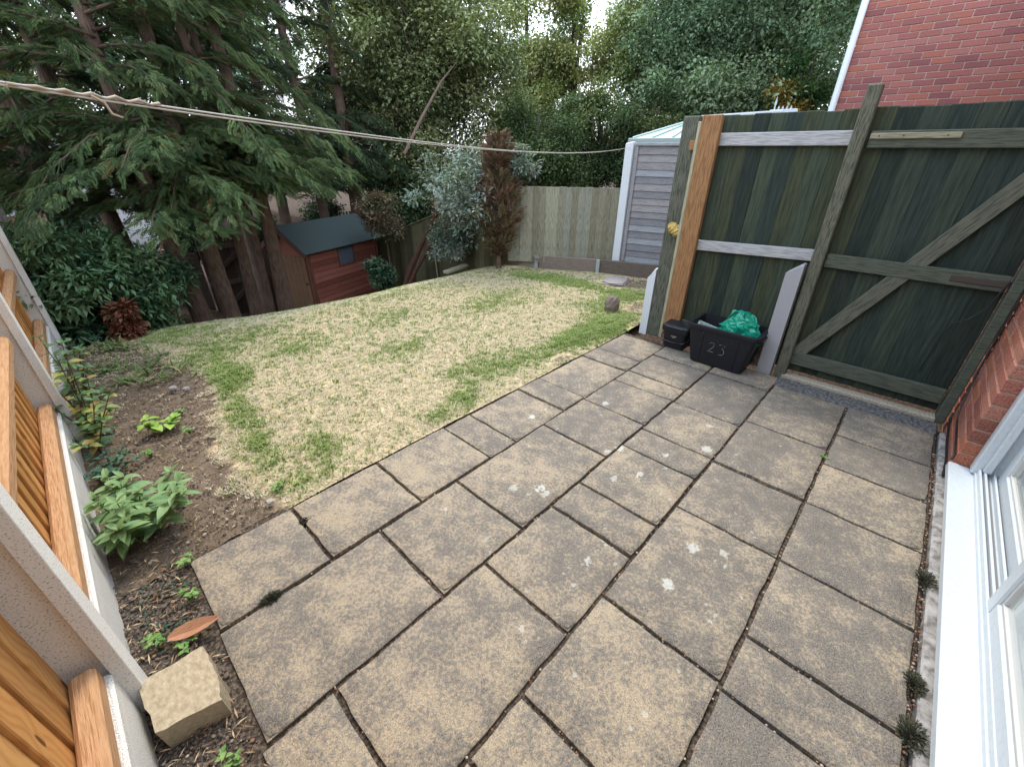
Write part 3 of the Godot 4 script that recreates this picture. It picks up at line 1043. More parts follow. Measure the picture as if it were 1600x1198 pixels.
func build_house() -> void:
	var face := 0.54
	var house := thing("brick_house", "red brick house wall with white sliding patio door beside the paving", "house", Vector3(3.08, 0, face))
	var st := begin()
	var wz := face + 0.155
	# mortar backing: pier beyond the door, wall over it and beyond it
	for e in [[3.088, 8.2, -0.2, 3.35], [-1.5, 3.088, 2.22, 3.35], [-6.0, -1.5, -0.2, 3.35]]:
		add_bev(st, Vector3(e[1] - e[0], e[3] - e[2], 0.30), 0.001, Transform3D(Basis(), Vector3((e[0] + e[1]) / 2, (e[2] + e[3]) / 2, wz + 0.001) - house.position))
	var wall := part("wall", st.commit(), M.mortar, house)
	var brick := bev(0.224, 0.067, 0.10, 0.004)
	var half := bev(0.106, 0.067, 0.10, 0.004)
	var xf := []
	var co := []
	var per := 0.078
	for r in 43:
		var y := -0.045 + per * r
		for k in range(-40, 24):
			var x := 3.08 + 0.112 + 0.235 * k + (0.1175 if r % 2 else 0.0)
			if x > 3.19 and x < 8.1:
				if r < 18 and x < 4.0:
					part("brick", brick, M.brick[rng.randi() % M.brick.size()], wall, Vector3(x, y, face + 0.05 + rnd(-.0015, .0015)) - house.position, Vector3(0, rnd(-.006, .006), rnd(-.006, .006)))
				else:
					xf.append(Transform3D(Basis(), Vector3(x, y, face + 0.05) - house.position))
					co.append(Color(1, 1, 1) * rnd(0.7, 1.0))
				if r % 2 and k == 0 and r < 28:
					part("brick", half, M.brick[rng.randi() % M.brick.size()], wall, Vector3(3.08 + 0.053, y, face + 0.05) - house.position)
			elif (y > 2.25 and x > -1.4) or x < -1.65:
				if x > -6.0:
					xf.append(Transform3D(Basis(), Vector3(x, y, face + 0.05) - house.position))
					co.append(Color(1, 1, 1) * rnd(0.7, 1.0))
	var bm: StandardMaterial3D = M.brick[1].duplicate()
	bm.vertex_color_use_as_albedo = true
	scatter("brick_courses", brick, bm, xf, co, wall)
	part("roof", bev(14.4, 0.14, 4.6, 0.02), M.slate, house, Vector3(1.1, 3.43, 2.75) - house.position)
	# sliding door
	var d := Node3D.new()
	d.name = "patio_door"
	house.add_child(d)
	d.position = Vector3(0, 0, 0)
	var hp := house.position
	var box := func(called, m, x0, x1, y0, y1, z0, z1, b):
		return part(called, bev(x1 - x0, y1 - y0, z1 - z0, b), m, d, Vector3((x0 + x1) / 2, (y0 + y1) / 2, (z0 + z1) / 2) - hp)
	var s: MeshInstance3D = box.call("sill", M.upvc, -1.5, 3.075, 0.045, 0.085, 0.522, 0.640, 0.006)
	s.rotation.x = 0.06
	box.call("frame", M.upvc, 3.005, 3.076, 0.09, 2.2, 0.606, 0.775, 0.006)
	box.call("frame", M.upvc, 2.975, 3.004, 0.13, 2.2, 0.640, 0.672, 0.004)
	box.call("frame", M.upvc, 2.975, 3.004, 0.13, 2.2, 0.712, 0.740, 0.004)
	box.call("frame", M.upvc, -1.5, 3.0, 2.13, 2.2, 0.606, 0.775, 0.006)
	box.call("frame", M.upvc, -1.5, 3.004, 0.075, 0.105, 0.622, 0.775, 0.003)
	for z in [0.632, 0.652, 0.688, 0.710, 0.762]:
		box.call("track", M.upvc, -1.5, 3.003, 0.106, 0.134, z - 0.005, z + 0.005, 0.002)
	for z in [0.642, 0.670, 0.699, 0.735]:
		box.call("track", M.alloy, -1.5, 3.002, 0.1055, 0.112, z - 0.004, z + 0.004, 0.001)
	var sash := func(x0, x1, z):
		box.call("sash_rail", M.upvc, x0 + 0.072, x1 - 0.072, 0.115, 0.195, z - 0.021, z + 0.021, 0.006)
		box.call("sash_rail", M.upvc, x0 + 0.072, x1 - 0.072, 2.05, 2.128, z - 0.021, z + 0.021, 0.006)
		box.call("sash_stile", M.upvc, x1 - 0.074, x1, 0.115, 2.128, z - 0.0225, z + 0.0225, 0.006)
		box.call("sash_stile", M.upvc, x0, x0 + 0.074, 0.115, 2.128, z - 0.0225, z + 0.0225, 0.006)
		box.call("glazing_bead", M.bead, x0 + 0.074, x1 - 0.074, 0.195, 0.209, z - 0.013, z + 0.013, 0.002)
		box.call("glazing_bead", M.bead, x1 - 0.088, x1 - 0.074, 0.21, 2.05, z - 0.013, z + 0.013, 0.002)
		box.call("pane", M.glass, x0 + 0.075, x1 - 0.089, 0.210, 2.05, z - 0.004, z + 0.004, 0.0005)
	sash.call(0.20, 1.965, 0.652)
	sash.call(1.86, 2.97, 0.722)
	sash.call(-1.45, 0.30, 0.722)
	# the room behind the door
	var room := thing("room", "plain pale room behind the sliding door", "room", Vector3(0.8, 0, 2.6))
	room.set_meta("kind", "structure")
	part("floor", bev(5.2, 0.1, 3.6, 0.002), M.carpet, room, Vector3(0, 0.02, 0.0))
	part("ceiling", bev(5.2, 0.1, 3.6, 0.002), M.plaster, room, Vector3(0, 2.40, 0.02))
	part("wall", bev(5.2, 2.6, 0.1, 0.002), M.plaster, room, Vector3(0, 1.2, 1.86))
	part("wall", bev(0.1, 2.6, 3.7, 0.002), M.plaster, room, Vector3(2.65, 1.2, 0.06))
	part("wall", bev(0.1, 2.6, 3.7, 0.002), M.plaster, room, Vector3(-2.65, 1.2, 0.06))
	# cables
	solo("cable", tube([Vector3(3.755, 1.9, 0.517), Vector3(3.75, 1.2, 0.519), Vector3(3.74, 0.66, 0.52), Vector3(3.70, 0.42, 0.520), Vector3(3.60, 0.27, 0.522), Vector3(3.56, 0.19, 0.524), Vector3(3.50, 0.150, 0.530), Vector3(3.3, 0.135, 0.533), Vector3(3.1, 0.125, 0.533), Vector3(3.085, 0.09, 0.53)], [.005, .005, .005, .005, .005, .005, .005, .005, .005, .005], 6), M.black_cable, "black cable running down the gate post and along the brick wall", "cable")
	solo("cable", tube([Vector3(3.745, 0.10, 0.528), Vector3(3.66, 0.045, 0.529), Vector3(3.45, 0.03, 0.529), Vector3(3.2, 0.028, 0.531), Vector3(3.02, 0.012, 0.526)], [.006, .006, .006, .006, .006], 6), M.black_cable, "black cable lying along the foot of the brick wall", "cable")
	solo("wire", tube([Vector3(3.79, 0.955, 0.452), Vector3(3.80, 0.78, 0.42), Vector3(3.79, 0.70, 0.37), Vector3(3.80, 0.66, 0.315), Vector3(3.80, 0.56, 0.292), Vector3(3.80, 0.40, 0.285), Vector3(3.83, 0.30, 0.28)], [.004, .004, .004, .004, .004, .004, .004], 6), M.black_cable, "thin black wire looping down the green gate boards", "wire")

func build_neighbour() -> void:
	var X := 9.0
	var house := thing("brick_house", "tall red brick house wall rising above the green gate", "house", Vector3(X, 0, -1.67))
	var wall := part("wall", bev(0.3, 8.0, 7.4, 0.004), M.mortar_pale, house, Vector3(0.155, 3.8, 3.71))
	var brick := bev(0.10, 0.067, 0.224, 0.003)
	var half := bev(0.10, 0.067, 0.106, 0.003)
	var xf := []
	var co := []
	for r in 98:
		var y := 0.06 + 0.078 * r
		for k in 31:
			var z := 0.114 + 0.235 * k + (0.1175 if r % 2 else 0.0)
			if r % 2 and k == 0:
				if y > 2.0 and y < 4.0:
					part("brick", half, M.brick_n[rng.randi() % M.brick_n.size()], wall, Vector3(0.045, y, 0.056) - wall.position)
			if z > 7.2:
				continue
			if y > 2.0 and y < 3.9 and z < 2.75:
				part("brick", brick, M.brick_n[rng.randi() % M.brick_n.size()], wall, Vector3(0.045 + rnd(-.002, .002), y, z) - wall.position, Vector3(rnd(-.006, .006), rnd(-.004, .004), 0))
			else:
				xf.append(Transform3D(Basis(), Vector3(0.045, y, z) - wall.position))
				co.append(Color(1, 1, 1) * rnd(0.75, 1.0))
	var bm: StandardMaterial3D = M.brick_n[1].duplicate()
	bm.vertex_color_use_as_albedo = true
	scatter("brick_courses", brick, bm, xf, co, wall)
	part("downpipe", tube([Vector3(-0.05, -0.1, -0.03), Vector3(-0.05, 4.0, -0.03), Vector3(-0.05, 7.6, -0.03)], [.045, .045, .045], 12), M.white_pipe, house)
	part("roof", bev(9.0, 0.16, 8.0, 0.01), M.slate, house, Vector3(3.6, 7.9, 3.6))
	# conservatory roof seen over the fences
	var c := thing("conservatory", "white framed conservatory with pale green glazed roof behind the lap panel", "conservatory", Vector3(7.9, 0, -3.0))
	# eave corners and ridge in metres
	var E := [Vector3(6.75, 1.80, -3.80), Vector3(6.75, 1.80, -2.2), Vector3(8.95, 1.80, -2.2), Vector3(8.95, 1.80, -3.80)]
	var R := [Vector3(7.5, 2.08, -3.10), Vector3(8.9, 2.20, -2.35)]
	var th := Vector3(0, 0.03, 0)
	# four roof slopes cut into glazing strips by bars
	var slope := func(e0: Vector3, e1: Vector3, r0: Vector3, r1: Vector3, n: int):
		for i in n:
			var t0 := float(i) / n
			var t1 := float(i + 1) / n
			var q := [e0.lerp(e1, t0), e0.lerp(e1, t1), r0.lerp(r1, t1), r0.lerp(r1, t0)]
			var mid: Vector3 = (q[0] + q[1] + q[2] + q[3]) / 4.0
			var s2 := begin()
			for k in 4:
				quad(s2, q[k] - c.position, q[(k + 1) % 4] - c.position, q[(k + 1) % 4] - th - c.position, q[k] - th - c.position, mid - th - c.position)
			quad(s2, q[0] - c.position, q[1] - c.position, q[2] - c.position, q[3] - c.position, mid - th - c.position)
			quad(s2, q[0] - th - c.position, q[1] - th - c.position, q[2] - th - c.position, q[3] - th - c.position, mid + th - c.position)
			part("roof_panel", s2.commit(), M.roof_glaze, c)
			part("glazing_bar", tube([e0.lerp(e1, t0) + th * 0.4 - c.position, r0.lerp(r1, t0) + th * 0.4 - c.position], [.013, .013], 6), M.roof_glaze, c)
	slope.call(E[0], E[1], R[0], R[0].lerp(R[1], 0.02), 5)
	slope.call(E[3], E[0], R[1], R[0], 5)
	slope.call(E[1], E[2], R[0].lerp(R[1], 0.02), R[1], 5)
	part("ridge", tube([R[0] - c.position, R[1] - c.position], [.035, .035], 8), M.upvc, c)
	part("gutter", bev(0.09, 0.09, 1.66, 0.01), M.gutter, c, Vector3(6.71, 1.76, -3.0) - c.position)
	part("gutter", bev(2.2, 0.09, 0.09, 0.01), M.gutter, c, Vector3(7.85, 1.76, -3.84) - c.position)
	part("wall", bev(0.08, 1.72, 1.55, 0.01), M.upvc, c, Vector3(6.86, 0.85, -3.0) - c.position)
	part("wall", bev(2.0, 1.72, 0.08, 0.01), M.upvc, c, Vector3(7.9, 0.85, -3.7) - c.position)
	for i in 5:
		var fp: Vector3 = R[1] + Vector3(-0.02, 0.02, 0.10 - 0.06 * i)
		var hh := 0.20 if i == 4 else 0.07
		part("finial", tube([fp - c.position, fp + Vector3(0, hh * 0.4, 0) - c.position, fp + Vector3(0, hh * 0.5, 0) - c.position, fp + Vector3(0, hh, 0) - c.position], [.012, .010, .018, .002], 8), M.upvc, c)
	part("crest", bev(0.05, 0.06, 0.40, 0.006), M.upvc, c, R[1] + Vector3(-0.02, 0.01, 0.0) - c.position)

	# houses far below, glimpsed between the trunks
	var h := thing("far_house", "long pale rendered house glimpsed between the conifer trunks", "house", Vector3(3.0, -4.0, -27.0))
	part("wall", bev(26.0, 5.2, 6.0, 0.05), M.render, h, Vector3(0, 2.6, 0))
	var st := begin()
	for sg in [-1, 1]:
		quad(st, Vector3(-13.4, 5.1, sg * 3.5), Vector3(13.4, 5.1, sg * 3.5), Vector3(13.4, 7.0, 0), Vector3(-13.4, 7.0, 0), Vector3(0, 3, 0))
		tri(st, Vector3(sg * 13.2, 5.1, -3.4), Vector3(sg * 13.2, 5.1, 3.4), Vector3(sg * 13.2, 6.95, 0), Vector3(0, 5, 0))
	part("roof", st.commit(), M.slate, h)
	for i in 8:
		var w := part("window", bev(1.3, 1.2, 0.1, 0.02), M.upvc, h, Vector3(-11.4 + 3.2 * i, 3.6, 3.04))
		part("pane", bev(1.1, 1.0, 0.04, 0.01), M.dark_glass, w, Vector3(0, 0, 0.06))
	h = thing("far_house", "pinkish brick house glimpsed beyond the fence end", "house", Vector3(-2.2, -3.4, -21.0))
	part("wall", bev(6.0, 5.6, 5.0, 0.04), M.brick_far, h, Vector3(0, 2.8, 0))
	part("roof", bev(6.8, 0.25, 6.0, 0.04), M.slate, h, Vector3(0, 5.75, 0))
	for i in 2:
		var w := part("window", bev(1.2, 1.1, 0.1, 0.02), M.upvc, h, Vector3(-1.3 + 2.6 * i, 3.9, 2.54))
		part("pane", bev(1.0, 0.9, 0.04, 0.01), M.dark_glass, w, Vector3(0, 0, 0.06))
	# low white garden wall seen over the laurel
	solo("garden_wall", bev(2.6, 1.0, 0.2, 0.02), M.render, "low white wall glimpsed above the laurel", "wall", Vector3(-0.2, -1.0, -13.5))

func build_shed() -> void:
	var s := thing("shed", "small red brown playhouse shed with dark green felt roof below the lawn", "shed", Vector3(2.93, -1.08, -7.50))
	s.rotation.y = 0.333
	var L := 1.68
	var W := 1.0
	var H := 1.17
	var rise := 0.36
	var n := 13
	for k in n:
		var y := H * (k + 0.5) / n
		var wy0 := 0.80
		if y > wy0 and y < 1.13:
			part("board", bev(0.64, H / n + 0.006, 0.016, 0.003), M.shed_board[rng.randi() % 3], s, Vector3(0.32, y, 0), Vector3(-0.09, 0, 0))
			part("board", bev(L - 1.06, H / n + 0.006, 0.016, 0.003), M.shed_board[rng.randi() % 3], s, Vector3((L + 1.06) / 2, y, 0), Vector3(-0.09, 0, 0))
		else:
			part("board", bev(L, H / n + 0.006, 0.016, 0.003), M.shed_board[rng.randi() % 3], s, Vector3(L / 2, y, 0), Vector3(-0.09, 0, 0))
	part("corner_post", bev(0.045, H, 0.045, 0.004), M.shed_trim, s, Vector3(0.0, H / 2, 0.004))
	part("corner_post", bev(0.045, H, 0.045, 0.004), M.shed_trim, s, Vector3(L, H / 2, 0.004))
	# gable with its boarded door
	var st := begin()
	var g := [Vector3(0.004, 0, -0.03), Vector3(0.004, 0, -W), Vector3(0.004, H, -W), Vector3(0.004, H + rise, -W / 2), Vector3(0.004, H, -0.03)]
	for x in [0.004, L - 0.004]:
		for e in [[0, 1, 2], [0, 2, 4], [2, 3, 4]]:
			tri(st, Vector3(x, g[e[0]].y, g[e[0]].z), Vector3(x, g[e[1]].y, g[e[1]].z), Vector3(x, g[e[2]].y, g[e[2]].z), Vector3(L / 2, H / 2, -W / 2))
	quad(st, Vector3(0, 0, -W), Vector3(L, 0, -W), Vector3(L, H, -W), Vector3(0, H, -W), Vector3(L / 2, H / 2, -W / 2))
	part("wall", st.commit(), M.shed_board[0], s)
	var door := Node3D.new()
	door.name = "door"
	s.add_child(door)
	for k in 6:
		part("board", bev(0.016, 1.05, 0.104, 0.003), M.shed_door, door, Vector3(-0.008, 0.56, -0.14 - 0.106 * k))
	part("latch", bev(0.012, 0.04, 0.05, 0.002), M.rust, door, Vector3(-0.02, 0.62, -0.15))
	# roof
	var a := atan2(rise, W / 2)
	var rl := sqrt(rise * rise + W * W / 4) + 0.10
	var roof := part("roof", bev(L + 0.24, 0.03, rl, 0.006), M.felt, s, Vector3(L / 2, H + rise / 2 + 0.010, -W / 4 + 0.035), Vector3(a, 0, 0))
	part("roof", bev(L + 0.24, 0.03, rl, 0.006), M.felt, s, Vector3(L / 2, H + rise / 2 + 0.010, -W * 0.75 - 0.035), Vector3(-a, 0, 0))
	for sg in [0.0, 1.0]:
		part("bargeboard", bev(0.016, 0.07, rl, 0.003), M.shed_trim, s, Vector3(-0.115, H + rise / 2 - 0.035, -W * (0.25 + 0.5 * sg) + (0.03 if sg == 0.0 else -0.03)), Vector3(a if sg == 0.0 else -a, 0, 0))
	var w := Node3D.new()
	w.name = "window"
	s.add_child(w)
	part("frame", bev(0.42, 0.03, 0.03, 0.003), M.shed_trim, w, Vector3(0.85, 0.815, 0.006))
	part("frame", bev(0.03, 0.30, 0.03, 0.003), M.shed_trim, w, Vector3(0.655, 0.98, 0.006))
	part("frame", bev(0.03, 0.30, 0.03, 0.003), M.shed_trim, w, Vector3(1.045, 0.98, 0.006))
	part("pane", bev(0.36, 0.30, 0.01, 0.002), M.shed_glass, w, Vector3(0.85, 0.98, -0.004))

# ---------------------------------------------------------------- things on the patio
func taper_box(bx: float, bz: float, tx: float, tz: float, h: float, rc: float, wall: float) -> ArrayMesh:
	# an open tub, wider at the rim, with rounded corners
	var st := begin()
	st.set_smooth_group(0)
	var outline := func(hx, hz, r, y):
		var o := []
		for c in 4:
			var cx: float = (hx - r) * [1, -1, -1, 1][c]
			var cz: float = (hz - r) * [1, 1, -1, -1][c]
			for k in 5:
				var a: float = c * PI / 2 + k * PI / 8
				o.append(Vector3(cx + r * cos(a), y, cz + r * sin(a)))
		return o
	var R := [outline.call(bx / 2 - 0.01, bz / 2 - 0.01, rc, 0.0), outline.call(bx / 2, bz / 2, rc, 0.012), outline.call(tx / 2, tz / 2, rc, h - 0.035), outline.call(tx / 2 + 0.014, tz / 2 + 0.014, rc, h - 0.034), outline.call(tx / 2 + 0.016, tz / 2 + 0.016, rc, h - 0.003), outline.call(tx / 2 + 0.012, tz / 2 + 0.012, rc, h), outline.call(tx / 2 - wall, tz / 2 - wall, rc, h), outline.call(bx / 2 - wall, bz / 2 - wall, rc, 0.02)]
	for i in R.size() - 1:
		var inside := Vector3(0, h * 0.4, 0)
		for k in 20:
			var q := [R[i][k], R[i][(k + 1) % 20], R[i + 1][(k + 1) % 20], R[i + 1][k]]
			var n: Vector3 = (q[1] - q[0]).cross(q[3] - q[0])
			quad(st, q[0], q[1], q[2], q[3], inside if i < 5 else q[0] + (q[0] - Vector3(0, q[0].y, 0)))
	for k in 20:
		tri(st, R[0][k], R[0][(k + 1) % 20], Vector3.ZERO, Vector3(0, 1, 0))
		tri(st, R[7][k], R[7][(k + 1) % 20], Vector3(0, 0.02, 0), Vector3(0, -1, 0))
	return st.commit()

func build_patio_things() -> void:
	var b := thing("recycling_box", "open black plastic recycling box with a number chalked on its side", "box", Vector3(3.665, 0.004, -0.945))
	part("tub", taper_box(0.285, 0.43, 0.325, 0.53, 0.345, 0.03, 0.008), M.black_plastic, b)
	for sg in [-1, 1]:
		part("handle", bev(0.16, 0.03, 0.035, 0.008), M.black_plastic, b, Vector3(0, 0.29, sg * 0.272))
	for z in [-0.15, 0.15]:
		part("rib", bev(0.012, 0.27, 0.02, 0.004), M.black_plastic, b, Vector3(-0.152, 0.15, z * 0.93), Vector3(0, 0, 0.067))
	# the number, drawn in chalk strokes on the side towards the paving
	var strokes := {
		"2": [Vector2(-0.072, 0.205), Vector2(-0.055, 0.218), Vector2(-0.034, 0.214), Vector2(-0.030, 0.196), Vector2(-0.042, 0.172), Vector2(-0.060, 0.150), Vector2(-0.078, 0.132), Vector2(-0.056, 0.136), Vector2(-0.030, 0.134)],
		"3": [Vector2(0.008, 0.216), Vector2(0.058, 0.218), Vector2(0.034, 0.184), Vector2(0.052, 0.172), Vector2(0.056, 0.148), Vector2(0.040, 0.128), Vector2(0.016, 0.128)]}
	for d in strokes:
		var pts := []
		var rad := []
		for p in strokes[d]:
			pts.append(Vector3(-0.1425 - 0.0235 * (p.y / 0.31) - 0.001, p.y, p.x))
			rad.append(0.0014)
		part("chalk_digit", tube(pts, rad, 5), M.chalk, b)
	# green plastic bag pushed into the box
	var st := begin()
	st.set_smooth_group(-1)
	var nb := FastNoiseLite.new()
	nb.seed = 21
	nb.frequency = 1.0
	var P := func(i: int, j: int):
		var t := float(i) / 14.0
		var a := TAU * j / 26.0
		var r := 0.155 * (1.0 - 0.55 * t) * (1.0 + 0.45 * nb.get_noise_3d(cos(a) * 1.6, t * 2.5, sin(a) * 1.6) + 0.28 * nb.get_noise_3d(cos(a) * 5.0, t * 5.0, sin(a) * 5.0))
		return Vector3(cos(a) * r * 0.75, t * 0.215 + 0.045 * nb.get_noise_3d(cos(a) * 3.0, t * 3.0 + 9.0, sin(a) * 3.0), sin(a) * r * 1.15 + 0.02)
	for i in 14:
		for j in 26:
			var q := [P.call(i, j), P.call(i, j + 1), P.call(i + 1, j + 1), P.call(i + 1, j)]
			quad(st, q[0], q[1], q[2], q[3], Vector3(0, 0.06, 0.02))
	for j in 26:
		tri(st, P.call(14, j), P.call(14, j + 1), Vector3(0, 0.185, 0.02), Vector3(0, 0.05, 0))
	st.generate_normals()
	var bag := thing("plastic_bag", "crumpled glossy green plastic bag stuffed into the black box", "bag", Vector3(3.665, 0.25, -0.875))
	part("body", st.commit(), M.green_bag, bag)
	# carrying loop standing up at the top
	var loop := begin()
	loop.set_smooth_group(0)
	var prev := []
	for k in 11:
		var a := PI * k / 10.0
		var c := Vector3(-0.02, 0.155 + 0.085 * sin(a) + 0.01 * sin(k * 2.3), 0.015 - 0.10 * cos(a))
		var wdt := Vector3(0.018 + 0.012 * absf(cos(a)), 0.006 * sin(k * 1.7), 0.004)
		var cur := [c - wdt, c + wdt]
		if k > 0:
			quad(loop, prev[0], prev[1], cur[1], cur[0], Vector3(-0.02, 0.1, 0.0))
		prev = cur
	part("handle", loop.commit(), M.green_bag, bag)
	var pack := solo("food_tray", taper_box(0.10, 0.13, 0.12, 0.15, 0.05, 0.02, 0.003), M.clear_tray, "pale crumpled plastic tray lying in the black box", "tray", Vector3(3.66, 0.235, -1.12), Vector3(0.3, 0.4, 0.2))
	# caddy
	var c := thing("food_caddy", "small black lidded food caddy beside the recycling box", "caddy", Vector3(3.735, 0.004, -1.375))
	part("body", taper_box(0.17, 0.20, 0.19, 0.225, 0.20, 0.035, 0.008), M.black_plastic, c)
	var lid := part("lid", bev(0.215, 0.035, 0.25, 0.014), M.black_plastic, c, Vector3(0, 0.212, 0), Vector3(0, 0, 0.03))
	part("rim", bev(0.01, 0.012, 0.16, 0.003), M.black_gloss, lid, Vector3(-0.108, 0.0, 0))
	part("handle", tube([Vector3(0, 0.15, -0.122), Vector3(-0.07, 0.10, -0.128), Vector3(-0.105, 0.075, -0.09), Vector3(-0.108, 0.07, 0), Vector3(-0.105, 0.075, 0.09), Vector3(-0.07, 0.10, 0.128), Vector3(0, 0.15, 0.122)], [.006, .006, .006, .006, .006, .006, .006], 6), M.black_gloss, c)
	var em := begin()
	for k in 3:
		var pts := []
		var rad := []
		for i in 9:
			var a := PI * 0.15 + PI * 0.7 * i / 8.0
			pts.append(Vector3(-0.096 - 0.004, 0.118 + (0.012 - k * 0.006) * sin(a) - 0.006 * k * 0.4, (0.030 - k * 0.009) * cos(a)))
			rad.append(0.0017)
		add_tube(em, pts, rad, 5)
	part("emblem", em.commit(), M.chalk, c)

	# washing line: a doubled rope from the first concrete post to the white post
	var line := thing("washing_line", "pale doubled rope washing line sagging across the garden", "rope", Vector3(-0.30, 1.715, -1.40))
	var A := Vector3(-0.30, 1.715, -1.40)
	var B := Vector3(5.80, 1.67, -3.28)
	for k in 2:
		var pts := []
		var rad := []
		for i in 61:
			var t := i / 60.0
			var p := A.lerp(B, t)
			p.y += -0.40 * t * (1.0 - t) * (0.97 + 0.04 * k) + 0.03 * (1.0 - t) * (1.0 - t)
			p.y += (0.011 - 0.022 * k) * sin(PI * min(1.0, t * 1.1)) * pow(maxf(0.0, 1.0 - t * 2.6), 1.2) * 1.1
			pts.append(p - A)
			rad.append(0.0023)
		part("strand", tube(pts, rad, 6), M.rope, line)
	var kp := A.lerp(B, 0.075)
	kp.y -= 0.002
	var kn := []
	var kr := []
	for i in 13:
		var t := i / 12.0
		kn.append(A.lerp(B, 0.058 + 0.045 * t) + Vector3(0, 0.006 - 0.013 * t + 0.0035 * sin(t * 40.0), 0.0035 * cos(t * 40.0)) - A)
		kr.append(0.0042 + 0.001 * sin(t * 40.0))
	part("knot", tube(kn, kr, 6), M.rope_old, line)
	part("loose_end", tube([kp - A + Vector3(0.03, 0, 0), kp - A + Vector3(0.05, -0.012, 0), kp - A + Vector3(0.056, -0.035, 0.004), kp - A + Vector3(0.075, -0.042, 0.0)], [.003, .003, .003, .002], 6), M.rope_old, line)

	# stones
	var blk := begin()
	var top := [Vector3(-0.094, 0.092, -0.118), Vector3(0.088, 0.098, -0.100), Vector3(0.094, 0.086, 0.030), Vector3(0.080, 0.080, 0.118), Vector3(-0.082, 0.084, 0.075)]
	var bot := []
	for p in top:
		bot.append(Vector3(p.x * 0.96 + 0.006, -0.03, p.z * 0.95))
	for k in 5:
		var k2: int = (k + 1) % 5
		for s in 6:
			var f0 := s / 6.0
			var f1 := (s + 1) / 6.0
			var e := func(p: Vector3, q: Vector3, f: float, lo: bool):
				var v := p.lerp(q, f)
				var nn := wobble.get_noise_3d(v.x * 60.0, v.z * 60.0, 7.0 if lo else 1.0)
				return v + Vector3(v.x, 0, v.z).normalized() * nn * 0.010
			quad(blk, e.call(top[k], top[k2], f0, false), e.call(top[k], top[k2], f1, false), e.call(bot[k], bot[k2], f1, true), e.call(bot[k], bot[k2], f0, true), Vector3.ZERO)
			tri(blk, e.call(top[k], top[k2], f0, false), e.call(top[k], top[k2], f1, false), Vector3(0.01, 0.090, 0.0), Vector3(0, 0, 0))
	solo("stone_block", blk.commit(), M.sandstone, "rough cut buff stone block on the soil against the concrete post", "stone", Vector3(-0.205, 0.0, -1.245), Vector3(0, 0.0, 0))
	solo("rock", rock(Vector3(0.17, 0.24, 0.15), 3), M.rock, "upright pointed brown rock at the lawn edge", "rock", Vector3(4.20, 0.06, -2.36))
	solo("flat_stone", rock(Vector3(0.40, 0.09, 0.30), 6, true), M.rock_pale, "flat grey stone slab sunk in bare earth before the raised bed", "stone", Vector3(5.30, 0.0, -2.98), Vector3(0, 0.3, 0))
	solo("pebble", rock(Vector3(0.06, 0.04, 0.05), 9), M.rock_pale, "larger pinkish pebble on the bare soil border", "pebble", Vector3(0.26, 0.006, -3.78))
	solo("pebble", rock(Vector3(0.05, 0.04, 0.045), 10), M.rock_pale, "smaller pinkish pebble on the bare soil border", "pebble", Vector3(0.33, 0.004, -3.70))
	solo("pebble", rock(Vector3(0.032, 0.024, 0.03), 11), M.chalk, "white pebble on the soil beside the paving edge", "pebble", Vector3(0.32, 0.004, -2.01))
	solo("dead_leaf", leaf(0.17, 0.062, 0.5, -0.25, 8), M.dead_leaf, "large curled brown dead leaf on the soil by the paving", "leaf", Vector3(-0.205, 0.022, -1.535), Vector3(0.12, 1.25, 0.2))

func build_moss() -> void:
	# cushions of dark moss in the joint along the house, and a small weed
	var i := 0
	var where := ["under the sill, largest", "small, at the lower joint", "beside the lower slab corner", "between the buff slabs near the fence", "at the edge of the lawn-side slab"]
	for p in [[2.09, 0.492, 0.055], [1.53, 0.492, 0.042], [1.33, 0.495, 0.055], [-0.02, -1.455, 0.0], [0.12, -1.452, 0.035], [0.40, -1.76, 0.025]]:
		if p[2] == 0.0:
			continue
		var xf := []
		var co := []
		for k in 800:
			var d := rand_dir()
			d.y = absf(d.y) * 0.45
			var s := rnd(0.5, 1.0)
			xf.append(Transform3D(aim((d + Vector3(0, .3, 0)).normalized(), rnd(0, 6)).scaled(Vector3(s, s, s)), Vector3(p[0], -0.008, p[1]) + d * p[2] * Vector3(1.2, 0.9, 0.75) * rnd(0.2, 1.0)))
			co.append([Color(.075, .08, .05), Color(.105, .095, .06), Color(.055, .06, .04)][rng.randi() % 3])
		var t := thing("moss_clump", "dark dry moss cushion in the paving joint " + where[i], "moss", Vector3.ZERO, "moss cushions in the joints")
		scatter("fronds", leaf(0.014, 0.006, 0.3, 0.2, 2), leafy(Color.WHITE, 0.95, 0.1), xf, co, t)
		i += 1
	var w := thing("weed", "tiny bright green weed growing in the paving joint", "weed", Vector3(2.76, -0.004, 0.005))
	for k in 12:
		part("leaf", M.small_leaf, M.weed_green, w, Vector3(rnd(-.012, .012), 0.004, rnd(-.012, .012)), Vector3(rnd(-0.9, -0.2), rnd(0, TAU), 0))

